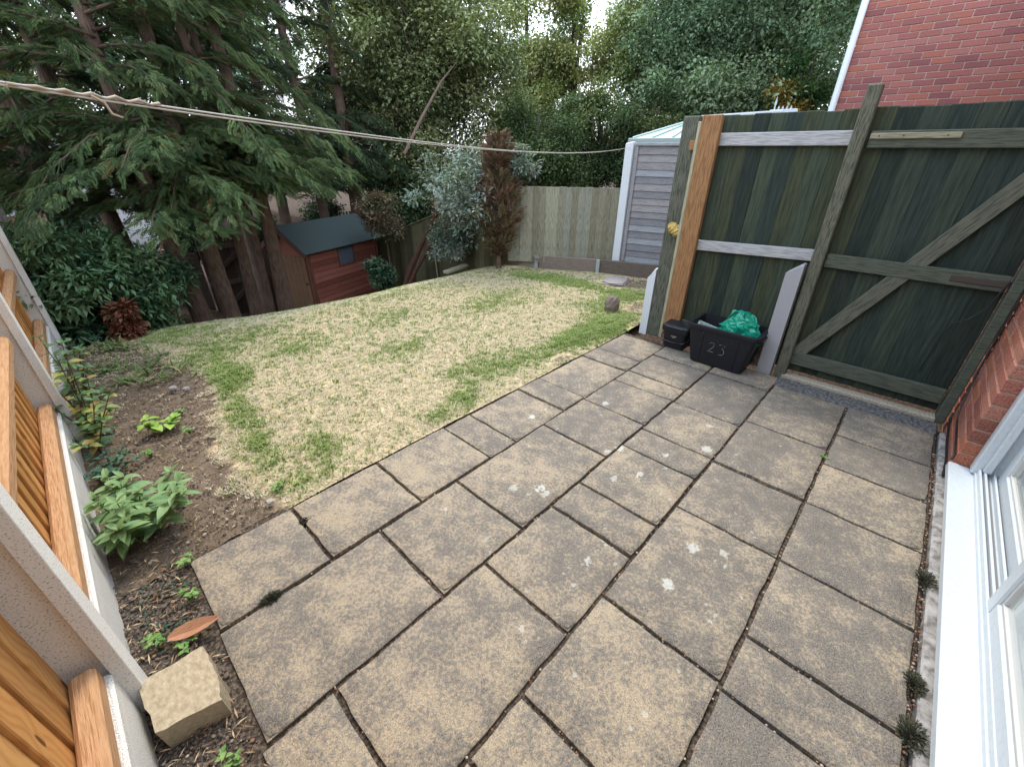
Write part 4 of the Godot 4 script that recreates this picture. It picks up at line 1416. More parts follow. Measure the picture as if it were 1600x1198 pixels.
# ---------------------------------------------------------------- plants
func spray_mesh(seed_: int) -> ArrayMesh:
	# a flat feathery conifer spray, one metre long along +z
	var r := RandomNumberGenerator.new()
	r.seed = seed_
	var st := begin()
	var down := Vector3(0, -9, 0)
	var blade := func(o: Vector3, d: Vector3, l: float, w: float):
		var s := d.cross(Vector3.UP).normalized() * w
		var m := o + d * l * 0.45 + Vector3(0, 0.015, 0)
		var e := o + d * l + Vector3(0, -0.05 * l, 0)
		tri(st, o, m + s, e, down)
		tri(st, o, e, m - s, down)
	for i in 10:
		var f := (i + 0.3) / 10.0
		var o := Vector3(0.05 * sin(f * 5.0 + seed_), -0.16 * f * f, f * 0.88)
		var l := 0.30 * (1.0 - 0.62 * f) * r.randf_range(0.6, 1.25)
		for sg in [-1.0, 1.0]:
			var d := Vector3(sg * r.randf_range(0.45, 0.8), r.randf_range(-0.3, 0.2), 0.85).normalized()
			blade.call(o, d, l * 1.1, 0.020)
			blade.call(o + d * l * 0.3, Vector3(sg * 0.1, r.randf_range(-0.3, 0.15), 1.0).normalized(), l * 0.7, 0.019)
	blade.call(Vector3.ZERO, Vector3(0, -0.06, 1).normalized(), 1.0, 0.012)
	return st.commit()

func clump_mesh(seed_: int, n: int, l: float, w: float, spread: float, segs := 1) -> ArrayMesh:
	var r := RandomNumberGenerator.new()
	r.seed = seed_
	var st := begin()
	for i in n:
		var d := Vector3(r.randf_range(-1, 1), r.randf_range(-0.7, 0.8), r.randf_range(-1, 1)).normalized()
		var o := d * spread * r.randf_range(0.15, 1.0)
		var dir := (d + Vector3(r.randf_range(-.6, .6), r.randf_range(-.7, .3), r.randf_range(-.6, .6))).normalized()
		var s := r.randf_range(0.75, 1.2)
		if segs == 1:
			var b := aim(dir, r.randf_range(-0.8, 0.8))
			var p := [o, o + b * Vector3(w * 0.5 * s, 0.12 * w, l * 0.45 * s), o + b * Vector3(0, -0.1 * l, l * s), o + b * Vector3(-w * 0.5 * s, 0.12 * w, l * 0.45 * s), o + b * Vector3(0, -0.02 * l, l * 0.45 * s)]
			var below: Vector3 = o - b.y * 9.0
			tri(st, p[0], p[1], p[4], below)
			tri(st, p[1], p[2], p[4], below)
			tri(st, p[0], p[4], p[3], below)
			tri(st, p[4], p[2], p[3], below)
		else:
			add_leaf(st, Transform3D(aim(dir, r.randf_range(-0.8, 0.8)), o), l * s, w * s, 0.25, 0.25, segs)
	return st.commit()

var sprays := []

func conifer(label: String, x: float, z: float, h: float, r0: float, low: float, reach: float, count: int, cols: Array, lean := Vector2.ZERO, group := "row of conifers") -> void:
	var by := height(x, z) - 0.16
	var t := thing("conifer_tree", label, "tree", Vector3(x, by, z), group)
	var pts := []
	var rad := []
	for i in 13:
		var f := i / 12.0
		pts.append(Vector3(lean.x * f * h + 0.05 * sin(f * 7.0 + x * 3.0), f * h, lean.y * f * h + 0.05 * cos(f * 6.0 + z * 2.0)) - Vector3(0.05 * sin(x * 3.0), 0, 0.05 * cos(z * 2.0)))
		rad.append(r0 * (1.30 - 0.42 * min(1.0, f * 5.0)) * (1.0 - 0.82 * f) + 0.010)
	part("trunk", tube(pts, rad, 12), M.bark, t)
	var xf := []
	var co := []
	var xf2 := []
	var co2 := []
	var lb := begin()
	var total := int(count * 1.25)
	for b in total:
		var f: float = pow(float(b) / total, 1.25)
		var y: float = lerpf(low - by, h * 0.97, f) + rnd(-0.15, 0.15)
		var wy := y + by
		if wy > 1.9 and rng.randf() < (0.55 if wy < 3.2 else 0.42):
			continue
		if wy > 5.2 and rng.randf() < 0.45:
			continue
		var pos: Vector3 = pts[0].lerp(pts[12], clampf(y / h, 0, 1))
		var a := rnd(0, TAU)
		var L: float = reach * lerpf(1.0, 0.22, f * f) * rnd(0.65, 1.15) * (0.82 if wy > 2.2 else 1.0)
		var d := Vector3(cos(a), 0, sin(a))
		var up := rnd(0.05, 0.5)
		var dr := rnd(0.25, 0.8)
		var bp := []
		var br := []
		for k in 5:
			var s := k / 4.0
			bp.append(pos + d * L * s + Vector3(0, (up * s - dr * s * s) * L, 0))
			br.append(lerpf(0.018, 0.004, s) * (1.0 if L > 0.8 else 0.6))
		if bp[4].y + by > 0.85 and bp[4].z + z < -5.3 and not (x + bp[4].x > 1.8 and bp[4].y + by < 1.25):
			add_tube(lb, bp, br, 4, false)
		var s := 0.12
		var side := Vector3(-d.z, 0, d.x)
		while s < 1.02:
			var p := pos + d * L * s + Vector3(0, (up * s - dr * s * s) * L, 0)
			var tan := (d + Vector3(0, up - 2.0 * dr * s, 0)).normalized()
			for q in 4:
				var off := rnd(-1, 1)
				var dir := (tan * 0.9 + side * off * 1.1 + Vector3(0, rnd(-0.5, 0.12), 0)).normalized()
				var sz := rnd(0.13, 0.27) * (1.0 - 0.2 * s)
				if z + p.z > -5.15 or p.y + by < 0.92 + 0.40 * wobble.get_noise_2d((p.x + x) * 2.5, (p.z + z) * 2.5) or (x + p.x > 1.85 and z + p.z > -9.0 and p.y + by < 1.15):
					continue
				var e := Transform3D(aim(dir, rnd(-0.9, 0.9)).scaled(Vector3(sz, sz, sz)), p + side * off * 0.10 + Vector3(0, rnd(-.05, .05), 0))
				var c: Color = cols[rng.randi() % cols.size()] * rnd(0.75, 1.25)
				if rng.randf() < 0.012:
					c = Color(.20, .10, .04)
				if rng.randf() < 0.5:
					xf.append(e)
					co.append(c)
				else:
					xf2.append(e)
					co2.append(c)
			s += 0.055 / L
	var limbs := part("limbs", lb.commit(), M.bark, t)
	limbs.set_meta("kind", "stuff")
	scatter("crown", sprays[0], M.needle, xf, co, t)
	scatter("crown", sprays[1], M.needle, xf2, co2, t)

func blob_crown(center: Vector3, radii: Vector3, blobs: int, per: int, size: float, cols: Array, low_trim := -1.0) -> Array:
	var xf := []
	var co := []
	for b in blobs:
		var d := rand_dir()
		var k: float = pow(rng.randf(), 0.45) * 0.82
		var c := center + d * radii * k
		var br: float = rnd(0.26, 0.48) * min(radii.x, min(radii.y, radii.z) * 1.2)
		var tone := rnd(0.78, 1.22)
		var base: Color = cols[rng.randi() % cols.size()]
		for i in per:
			var e := rand_dir()
			e.y = e.y * 0.7 + 0.12
			var p := c + e * br * pow(rng.randf(), 0.4)
			var s := size * rnd(0.7, 1.25)
			xf.append(Transform3D(Basis.from_euler(Vector3(rnd(-.5, .5), rnd(0, TAU), rnd(-.5, .5))).scaled(Vector3(s, s, s)), p))
			co.append(base * tone * rnd(0.8, 1.2))
	return [xf, co]

func tree(label: String, base: Vector3, h: float, r0: float, center: Vector3, radii: Vector3, blobs: int, per: int, size: float, cols: Array, mesh: Mesh, group := "") -> Node3D:
	var t := thing("leafy_tree", label, "tree", base, group)
	var pts := []
	var rad := []
	var top := center - base
	for i in 9:
		var f := i / 8.0
		pts.append(Vector3(top.x * f * f + 0.12 * sin(f * 5.0 + base.x), h * f, top.z * f * f + 0.1 * sin(f * 4.0 + base.z) - 0.1 * sin(base.z)) - Vector3(0.12 * sin(base.x), 0, 0))
		rad.append(r0 * (1.0 - 0.85 * f) + 0.01)
	part("trunk", tube(pts, rad, 10), M.bark_grey, t)
	for i in 9:
		var f := rnd(0.3, 0.8)
		var p: Vector3 = pts[int(f * 8.0)]
		var d := rand_dir()
		d.y = absf(d.y) * 0.6 + 0.35
		var e := top + d * radii * 0.7
		part("limb", tube([p, p.lerp(e, 0.5) + Vector3(0, -0.12, 0), e], [r0 * 0.4 * (1.1 - f), r0 * 0.22, 0.012], 6), M.bark_grey, t)
	var c := blob_crown(top, radii, int(blobs * 1.05), int(per * (1.6 if blobs > 150 else 1.15)), size * 1.08, cols)
	scatter("crown", mesh, M.leaf, c[0], c[1], t)
	return t

func leafy_plant(called: String, label: String, category: String, at: Vector3, stems: Array, leaf_meshes: Array, mats: Array, stem_mat: Material, gap: float, droop: float, pair := true, start := 0.25) -> Node3D:
	# stems: [foot offset, tip offset]; real leaves in pairs up each stem
	var t := thing(called, label, category, at)
	for s in stems:
		var a: Vector3 = s[0]
		var b: Vector3 = s[1]
		var mid := a.lerp(b, 0.5) + Vector3(0, 0.02, 0)
		part("stem", tube([a, mid, b], [0.0045, 0.0038, 0.002], 5), stem_mat, t)
		var L := (b - a).length()
		var f := start
		var turn := rnd(0, TAU)
		while f < 1.0:
			var p := a.lerp(b, f) + Vector3(0, 0.08 * f * (1 - f), 0)
			for k in (2 if pair else 1):
				var an := turn + PI * k + rnd(-.25, .25)
				var d := Vector3(cos(an), rnd(0.05, 0.45), sin(an)).normalized()
				var sc := rnd(0.75, 1.1) * (1.0 - 0.35 * maxf(0.0, f - 0.75) / 0.25)
				var o := part("leaf", leaf_meshes[rng.randi() % leaf_meshes.size()], mats[rng.randi() % mats.size()], t, p)
				o.basis = aim(d, rnd(-.3, .3)).scaled(Vector3(sc, sc, sc))
			turn += PI / 2 + rnd(-.2, .2) if pair else 2.4
			f += gap / L
		for k in 3:
			var o := part("leaf", leaf_meshes[0], mats[0], t, b)
			var an := rnd(0, TAU)
			o.basis = aim(Vector3(cos(an), rnd(0.5, 1.2), sin(an)).normalized(), 0).scaled(Vector3.ONE * 0.55)
	return t

func build_plants() -> void:
	# bushy green plant beside the gravel board
	var stems := []
	for i in 15:
		var a := rnd(0, TAU)
		var r := sqrt(rng.randf())
		stems.append([Vector3(cos(a) * 0.06 * r, 0, sin(a) * 0.07 * r), Vector3(cos(a) * 0.19 * r + 0.04, rnd(0.18, 0.31) * (1.15 - 0.3 * r), sin(a) * 0.27 * r)])
	var big := [leaf(0.10, 0.044, 0.25, 0.25, 5), leaf(0.085, 0.040, 0.2, 0.4, 5), leaf(0.115, 0.048, 0.3, 0.3, 5)]
	leafy_plant("leafy_plant", "bushy fresh green plant with pointed leaves beside the concrete gravel board", "plant", Vector3(-0.165, -0.02, -2.26), stems, big, M.plant_green, M.stem_green, 0.032, 0.3)
	# rose
	stems = []
	for i in 27:
		var z := rnd(-0.60, 0.62)
		stems.append([Vector3(rnd(-.02, .05), 0, z * 0.4), Vector3(rnd(-0.13, 0.20), rnd(0.14, 0.62), z)])
	var rl := [leaf(0.078, 0.052, 0.15, 0.3, 4), leaf(0.062, 0.044, 0.2, 0.5, 4)]
	leafy_plant("rose_bush", "leggy rose bush with yellowing leaves against the new fence", "bush", Vector3(-0.235, -0.02, -3.45), stems, rl, M.rose_leaf, M.stem_brown, 0.046, 0.4, false, 0.15)
	stems = []
	for i in 14:
		var a := rnd(0, TAU)
		stems.append([Vector3(0, 0, 0), Vector3(cos(a) * rnd(.05, .15), rnd(0.04, 0.13), sin(a) * rnd(.06, .2))])
	leafy_plant("ground_ivy", "low dark blue-green leafy ground plant below the rose", "plant", Vector3(-0.205, -0.015, -2.87), stems, [leaf(0.042, 0.028, 0.15, 0.3, 3)], M.ivy_leaf, M.stem_brown, 0.028, 0.4, true, 0.3)
	stems = []
	for i in 6:
		var a := rnd(0, TAU)
		stems.append([Vector3(0, 0, 0), Vector3(cos(a) * 0.08, rnd(0.05, 0.10), sin(a) * 0.10)])
	leafy_plant("young_plant", "young bright lime green plant alone on the bare soil", "plant", Vector3(0.09, -0.02, -3.20), stems, [leaf(0.075, 0.058, 0.2, 0.35, 4)], M.lime_leaf, M.stem_green, 0.05, 0.3, true, 0.5)
	var spots := [[0.22, -3.35, "beside the lime plant on bare soil"], [-0.02, -2.95, "between rose and bare soil"], [0.20, -3.05, "nearer the lawn on bare soil"], [-0.17, -1.47, "beside the stone block"], [-0.235, -1.58, "between concrete post and dead leaf"], [-0.11, -1.68, "above the dead leaf by the slab edge"], [-0.08, -1.90, "at the slab corner below the bushy plant"], [0.38, -2.10, "at the lawn corner of the soil border"], [-0.17, -0.98, "below the stone block"], [0.05, -4.2, "in the weedy end of the border"], [-0.05, -4.5, "against the end of the border by the laurel"]]
	for s in spots:
		stems = []
		for i in 5:
			var a := rnd(0, TAU)
			stems.append([Vector3.ZERO, Vector3(cos(a) * 0.03, rnd(0.015, 0.05), sin(a) * 0.03)])
		leafy_plant("seedling", "small green weed seedling " + s[2], "weed", Vector3(s[0], -0.018, s[1]), stems, [leaf(0.026, 0.016, 0.2, 0.3, 3)], M.seed_leaf, M.stem_green, 0.02, 0.3, true, 0.5)
	# straggly weeds at the far end of the border
	var xf := []
	var co := []
	for i in 900:
		var z := rnd(-5.35, -4.0)
		var x := rnd(-0.2, bed_x(z) + 0.05)
		if wobble.get_noise_2d(x * 6.0, z * 6.0) < 0.0:
			continue
		var s := rnd(0.6, 1.5)
		xf.append(Transform3D(aim(Vector3(rnd(-1, 1), rnd(0.2, 1.3), rnd(-1, 1)).normalized()).scaled(Vector3(s, s, s)), Vector3(x, height(x, z) - 0.01, z)))
		co.append([Color(.13, .20, .06), Color(.20, .24, .09), Color(.30, .27, .13), Color(.09, .15, .05)][rng.randi() % 4])
	var wd := thing("weed_patch", "straggly weeds covering the end of the soil border by the laurel", "weeds", Vector3.ZERO)
	wd.set_meta("kind", "stuff")
	scatter("weeds", leaf(0.075, 0.012, 0.3, 0.5, 3), M.leaf, xf, co, wd)
	# dark moss and ivy carpet beside the slabs
	xf = []
	co = []
	for i in 420:
		var z := rnd(-1.95, -1.5)
		var x := rnd(-0.26, -0.09)
		if wobble.get_noise_2d(x * 9.0, z * 9.0 + 3.0) < 0.02:
			continue
		xf.append(Transform3D(aim(Vector3(rnd(-1, 1), rnd(0.2, 1.0), rnd(-1, 1)).normalized()).scaled(Vector3.ONE * rnd(0.5, 1.1)), Vector3(x, -0.02, z)))
		co.append([Color(.04, .09, .06), Color(.06, .12, .07), Color(.22, .11, .05)][rng.randi() % 3])
	var mc := thing("moss_carpet", "dark green mossy growth on the soil by the paving edge", "moss", Vector3.ZERO)
	mc.set_meta("kind", "stuff")
	scatter("moss", leaf(0.022, 0.012, 0.2, 0.3, 2), M.leaf, xf, co, mc)

	# laurel at the end of the border
	var lc := clump_mesh(51, 15, 0.075, 0.030, 0.085, 2)
	var lt := thing("laurel_bush", "large dark green glossy laurel bush at the end of the new fence", "bush", Vector3(0.22, -0.42, -6.15))
	for i in 9:
		var d := rand_dir()
		d.y = absf(d.y) + 0.5
		part("stem", tube([Vector3(rnd(-.1, .1), 0, rnd(-.1, .1)), d.normalized() * 0.4, d.normalized() * 0.75], [0.018, 0.012, 0.005], 6), M.bark, lt)
	var cr := blob_crown(Vector3(-0.12, 0.66, 0.05), Vector3(0.78, 0.84, 0.62), 62, 40, 1.0, [Color(.075, .155, .080), Color(.10, .19, .09), Color(.055, .120, .065), Color(.14, .23, .11)])
	scatter("foliage", lc, M.glossy_leaf, cr[0], cr[1], lt)
	cr = blob_crown(Vector3(0.04, 0.52, 0.70), Vector3(0.10, 0.32, 0.09), 14, 12, 0.8, [Color(.25, .085, .045), Color(.17, .065, .04), Color(.21, .11, .06)])
	scatter("dead_foliage", lc, M.leaf, cr[0], cr[1], lt)
	# shrub by the shed
	var sb := thing("shrub", "small dark green shrub standing in front of the shed corner", "shrub", Vector3(3.85, -0.75, -6.75))
	cr = blob_crown(Vector3(0, 0.42, 0), Vector3(0.26, 0.42, 0.26), 16, 24, 0.8, [Color(.03, .075, .04), Color(.05, .10, .05), Color(.09, .15, .08)])
	part("stem", tube([Vector3.ZERO, Vector3(0, 0.4, 0)], [.015, .008], 6), M.bark, sb)
	scatter("foliage", lc, M.glossy_leaf, cr[0], cr[1], sb)

	# conifers
	sprays = [spray_mesh(1), spray_mesh(4)]
	var cg := [Color(.085, .140, .055), Color(.110, .170, .065), Color(.065, .110, .048), Color(.150, .205, .080)]
	var cd := [Color(.050, .085, .040), Color(.065, .105, .046), Color(.040, .070, .036)]
	conifer("conifer with brown bare lower trunk next to the laurel", 1.03, -6.42, 8.0, 0.085, 0.95, 1.75, 88, cg, Vector2(-0.012, 0.0))
	conifer("conifer with pinkish bare trunk before the old gate, laurel side", 1.36, -6.48, 8.5, 0.080, 0.95, 1.7, 84, cg, Vector2(0.005, 0))
	conifer("slender conifer trunk before the old gate, shed side", 1.75, -6.85, 8.0, 0.062, 0.85, 1.6, 74, cg, Vector2(0.004, -0.01))
	conifer("conifer with moss green lit trunk", 1.97, -6.95, 7.0, 0.05, 1.1, 1.3, 50, cg)
	conifer("stout conifer trunk beside the playhouse shed", 2.16, -6.85, 9.0, 0.095, 0.8, 1.8, 90, cg, Vector2(0.006, -0.004))
	conifer("thick grey conifer leaning behind the laurel", 0.10, -7.35, 9.0, 0.15, 1.0, 1.9, 84, cg, Vector2(0.05, 0))
	conifer("conifer rising behind the laurel and the leaning trunk", 0.75, -8.2, 9.0, 0.11, 1.3, 1.9, 80, cd, Vector2(0.0, 0))
	conifer("dark conifer behind the shed roof, gate side", 3.55, -9.9, 9.5, 0.12, 0.6, 1.9, 88, cd)
	conifer("dark conifer behind the middle of the shed roof", 4.35, -9.8, 9.5, 0.12, 0.4, 1.9, 88, cd)
	conifer("dark conifer behind the shed's far roof end", 5.25, -9.9, 9.0, 0.13, 0.9, 1.8, 80, cd)
	conifer("dark conifer behind the old gate", 2.55, -8.9, 9.0, 0.11, 1.1, 1.8, 80, cd)

	# eucalyptus with its leaning trunk
	var ec := clump_mesh(61, 14, 0.085, 0.028, 0.10, 1)
	var eu := thing("eucalyptus_tree", "small blue-grey leaved tree leaning over the bank fence", "tree", Vector3(4.02, -0.80, -6.55))
	part("trunk", tube([Vector3.ZERO, Vector3(0.16, 0.55, 0.14), Vector3(0.36, 1.15, 0.42), Vector3(0.48, 1.7, 0.80), Vector3(0.55, 2.15, 1.0)], [.055, .05, .042, .03, .012], 9), M.bark_red, eu)
	part("trunk", tube([Vector3(0.02, 0, 0.05), Vector3(0.22, 0.55, 0.22), Vector3(0.42, 1.1, 0.55), Vector3(0.62, 1.5, 1.0)], [.045, .04, .03, .012], 9), M.bark_red, eu)
	part("limb", tube([Vector3(0.36, 1.15, 0.42), Vector3(0.55, 1.35, 0.9), Vector3(0.85, 1.7, 1.5)], [.025, .02, .008], 7), M.bark_red, eu)
	part("limb", tube([Vector3(0.42, 1.1, 0.55), Vector3(0.42, 0.5, 0.6), Vector3(0.44, 0.15, 0.62)], [.012, .010, .008], 6), M.pale_strip, eu)
	var blue := [Color(.17, .235, .19), Color(.22, .28, .235), Color(.13, .19, .14), Color(.29, .335, .30)]
	cr = blob_crown(Vector3(0.66, 1.80, 1.15), Vector3(0.95, 0.78, 0.80), 40, 14, 1.0, blue)
	scatter("crown", ec, M.leaf, cr[0], cr[1], eu)
	cr = blob_crown(Vector3(0.45, 1.08, 0.95), Vector3(0.42, 0.26, 0.32), 14, 16, 0.9, blue)
	scatter("crown", ec, M.leaf, cr[0], cr[1], eu)
	cr = blob_crown(Vector3(0.98, 2.22, 1.98), Vector3(0.30, 0.32, 0.30), 9, 11, 0.9, blue)
	scatter("crown", ec, M.leaf, cr[0], cr[1], eu)
	# brown cypress column
	var bc := thing("brown_cypress", "narrow browning cypress column standing in the fence corner", "tree", Vector3(4.74, 0.0, -4.74))
	part("trunk", tube([Vector3(0, -0.1, 0), Vector3(0, 1.0, 0), Vector3(0.01, 1.7, 0)], [.04, .03, .008], 8), M.bark, bc)
	var xa := []
	var ca := []
	for i in 2000:
		var y := rnd(0.18, 1.78)
		var rr := (0.22 + 0.30 * wobble.get_noise_2d(y * 5.0, 3.0)) * smooth(0.0, 0.5, y) * smooth(2.0, 1.2, y)
		var a := rnd(0, TAU)
		var d := Vector3(cos(a), 0, sin(a))
		var s := rnd(0.12, 0.22)
		xa.append(Transform3D(aim((d * rnd(0.3, 0.9) + Vector3(0, rnd(0.1, 1.0), 0)).normalized(), rnd(-1, 1)).scaled(Vector3(s, s, s)), d * rr * sqrt(rng.randf()) + Vector3(0, y, 0)))
		var nn := wobble.get_noise_3d(d.x * 3.0, y * 4.0, d.z * 3.0)
		ca.append((Color(.21, .13, .09) if nn < 0.0 else Color(.22, .20, .10)).lerp(Color(.24, .15, .12), rng.randf() * 0.6) * rnd(0.6, 1.25))
	scatter("crown", sprays[0], M.needle, xa, ca, bc)
	# dry twiggy shrub beyond the trunk
	var dry := thing("dry_shrub", "dry grey-brown twiggy shrub behind the leaning trunk", "shrub", Vector3(4.35, -0.9, -7.3))
	cr = blob_crown(Vector3(0, 1.55, 0), Vector3(0.5, 0.55, 0.45), 26, 20, 0.8, [Color(.20, .15, .10), Color(.15, .12, .08), Color(.16, .17, .09)])
	part("stem", tube([Vector3.ZERO, Vector3(0, 1.3, 0)], [.03, .012], 6), M.bark, dry)
	scatter("twigs", ec, M.leaf, cr[0], cr[1], dry)
	# a plank bench end just visible over the lawn edge
	solo("plank_step", bev(0.55, 0.04, 0.10, 0.004), M.pale_wood, "pale plank lying at the lawn edge under the blue-grey tree", "plank", Vector3(4.28, -0.02, -5.24), Vector3(0, 0.25, 0))

	# trees beyond the garden
	var dc := clump_mesh(71, 30, 0.080, 0.046, 0.25, 1)
	var olive := [Color(.18, .225, .10), Color(.22, .26, .12), Color(.15, .19, .09), Color(.26, .285, .14)]
	var yell := [Color(.31, .37, .14), Color(.38, .41, .17), Color(.24, .32, .13), Color(.34, .34, .16)]
	var deep := [Color(.19, .29, .18), Color(.23, .34, .21), Color(.15, .25, .155), Color(.28, .38, .22)]
	tree("dull olive tree with a long dark bough behind the eucalyptus", Vector3(7.3, -0.8, -9.2), 6.0, 0.16, Vector3(7.3, 3.4, -9.2), Vector3(2.3, 3.0, 2.2), 66, 30, 1.0, olive, dc)
	tree("dull olive tree beyond the shed and conifers", Vector3(7.4, -1.0, -11.8), 7.0, 0.18, Vector3(7.4, 3.4, -11.8), Vector3(2.4, 3.4, 2.2), 60, 30, 1.1, olive, dc)
	tree("slim yellow-green tree rising behind the browning cypress", Vector3(12.0, -0.6, -10.6), 7.0, 0.14, Vector3(12.0, 3.0, -10.6), Vector3(1.5, 3.6, 1.4), 44, 26, 1.1, yell, dc)
	tree("slim yellow-green tree with pale bare stems behind the closeboard panel", Vector3(12.4, -0.4, -9.1), 8.0, 0.12, Vector3(12.2, 3.4, -9.5), Vector3(1.0, 3.4, 1.0), 46, 24, 1.0, yell, dc)
	tree("loose yellow-green tree beside the dense blue-green tree", Vector3(12.6, -0.2, -7.3), 8.0, 0.14, Vector3(12.6, 3.4, -7.4), Vector3(1.3, 3.1, 1.3), 44, 24, 1.0, yell, dc)
	tree("huge dense blue-green tree standing behind the conservatory", Vector3(13.6, 0, -4.6), 8.0, 0.30, Vector3(13.6, 4.6, -4.5), Vector3(3.0, 5.0, 3.1), 190, 40, 1.0, deep, dc)
	tree("low dark shrubby tree behind the conservatory corner", Vector3(10.4, 0, -5.7), 2.4, 0.10, Vector3(10.4, 1.6, -5.6), Vector3(1.1, 1.5, 1.1), 34, 26, 0.8, [Color(.045, .085, .04), Color(.07, .12, .05), Color(.11, .14, .055)], dc)
	tree("dark shrubby tree behind the closeboard panel", Vector3(8.4, 0, -7.2), 2.4, 0.10, Vector3(8.4, 1.3, -7.2), Vector3(1.3, 1.5, 1.1), 34, 26, 0.8, [Color(.06, .10, .04), Color(.09, .14, .05), Color(.14, .17, .06)], dc)
	tree("dark shrubby tree filling the gap beside the white post", Vector3(10.2, 0, -6.9), 2.6, 0.10, Vector3(10.2, 1.5, -6.9), Vector3(1.0, 1.7, 1.0), 30, 26, 0.8, [Color(.07, .12, .05), Color(.10, .15, .06), Color(.15, .19, .07)], dc)
	tree("dark bush beyond the bank fence behind the dry shrub", Vector3(6.1, -1.2, -9.3), 2.0, 0.08, Vector3(6.1, 0.6, -9.3), Vector3(1.0, 1.4, 0.9), 30, 26, 0.8, [Color(.06, .10, .045), Color(.09, .13, .05), Color(.12, .15, .06)], dc)
	tree("yellowing shrubby tree rising behind the conservatory ridge", Vector3(12.0, 0, -2.9), 3.4, 0.08, Vector3(12.0, 2.5, -2.95), Vector3(0.55, 1.1, 0.7), 14, 20, 0.8, [Color(.06, .13, .05), Color(.09, .17, .06), Color(.34, .25, .06)], dc)
	tree("dull green tree beyond the old fence", Vector3(-1.2, -1.6, -13.8), 6.0, 0.16, Vector3(-1.2, 3.6, -13.8), Vector3(2.8, 3.4, 2.0), 60, 26, 1.2, olive, dc)
	tree("dark green tree rising beyond the old gate", Vector3(3.4, -1.8, -14.8), 7.0, 0.18, Vector3(3.4, 3.9, -14.8), Vector3(3.2, 3.8, 2.0), 64, 26, 1.2, deep, dc)
	var hedge := [Color(.05, .085, .04), Color(.075, .115, .05), Color(.04, .07, .035)]
	var hn := ["behind the laurel", "left of the old gate, behind the trunks", "behind the old gate", "behind the shed's door end", "behind the shed roof"]
	for k in 5:
		var hx: float = [-0.9, 0.55, 2.1, 3.5, 5.0][k]
		tree(["broad dark shrub beyond the old fence behind the laurel", "dark shrub beyond the old fence among the trunks", "dark shrub beyond the old gate", "dark shrub beyond the door end of the shed", "dark shrub beyond the shed roof"][k], Vector3(hx, -2.0, -11.4 - 0.3 * (k % 2)), 1.4, 0.06, Vector3(hx, -0.35 + 0.25 * (k % 3), -11.4 - 0.3 * (k % 2)), Vector3(0.62, 0.85 + 0.1 * (k % 2), 0.5), 20, 22, 0.7, hedge, dc)
	# bare bough of the olive tree, dark against the sky
	var bough := thing("fallen_bough", "long dark bare bough slanting up through the olive tree", "branch", Vector3(5.2, 1.2, -7.6))
	part("limb", tube([Vector3(-0.35, 0.35, 0.4), Vector3(0.25, 0.95, 0.2), Vector3(0.9, 1.55, 0.0), Vector3(1.5, 1.95, -0.2)], [.03, .028, .02, .008], 7), M.bark, bough)
	# pale birch stems
	for k in 3:
		var q := Vector3(13.2 + 0.3 * k, 0, -9.6 + 0.25 * k)
		var bt := thing("birch_stem", ["thin pale birch stem closest to the bank side of the yellow-green trees", "pale birch stem standing between its two thinner neighbours", "pale birch stem on the conservatory side of the yellow-green trees"][k], "tree", q, "thin pale birch stems")
		part("trunk", tube([Vector3.ZERO, Vector3(0.05, 3.0, 0), Vector3(0.0, 6.0, 0.05)], [.022, .018, .008], 8), M.birch, bt)

# ---------------------------------------------------------------- materials of the place
func wood(pale: Array, dark: Array, along: String, seed_: int, spread := 1.0, bump := 0.25) -> StandardMaterial3D:
	var sc := Vector3(7, 7, 7) * spread
	match along:
		"y": sc.y = 0.55 * spread
		"x": sc.x = 0.55 * spread
		"z": sc.z = 0.55 * spread
	var p := lin(pale[0], pale[1], pale[2])
	var d := lin(dark[0], dark[1], dark[2])
	var m := surf([[0.22, d], [0.45, d.lerp(p, 0.55)], [0.62, p], [0.85, p.lerp(d, 0.25)]], sc, seed_, 0.022, 5, 0.82)
	m.heightmap_enabled = true
	m.heightmap_scale = bump
	m.heightmap_texture = M.bump
	return m

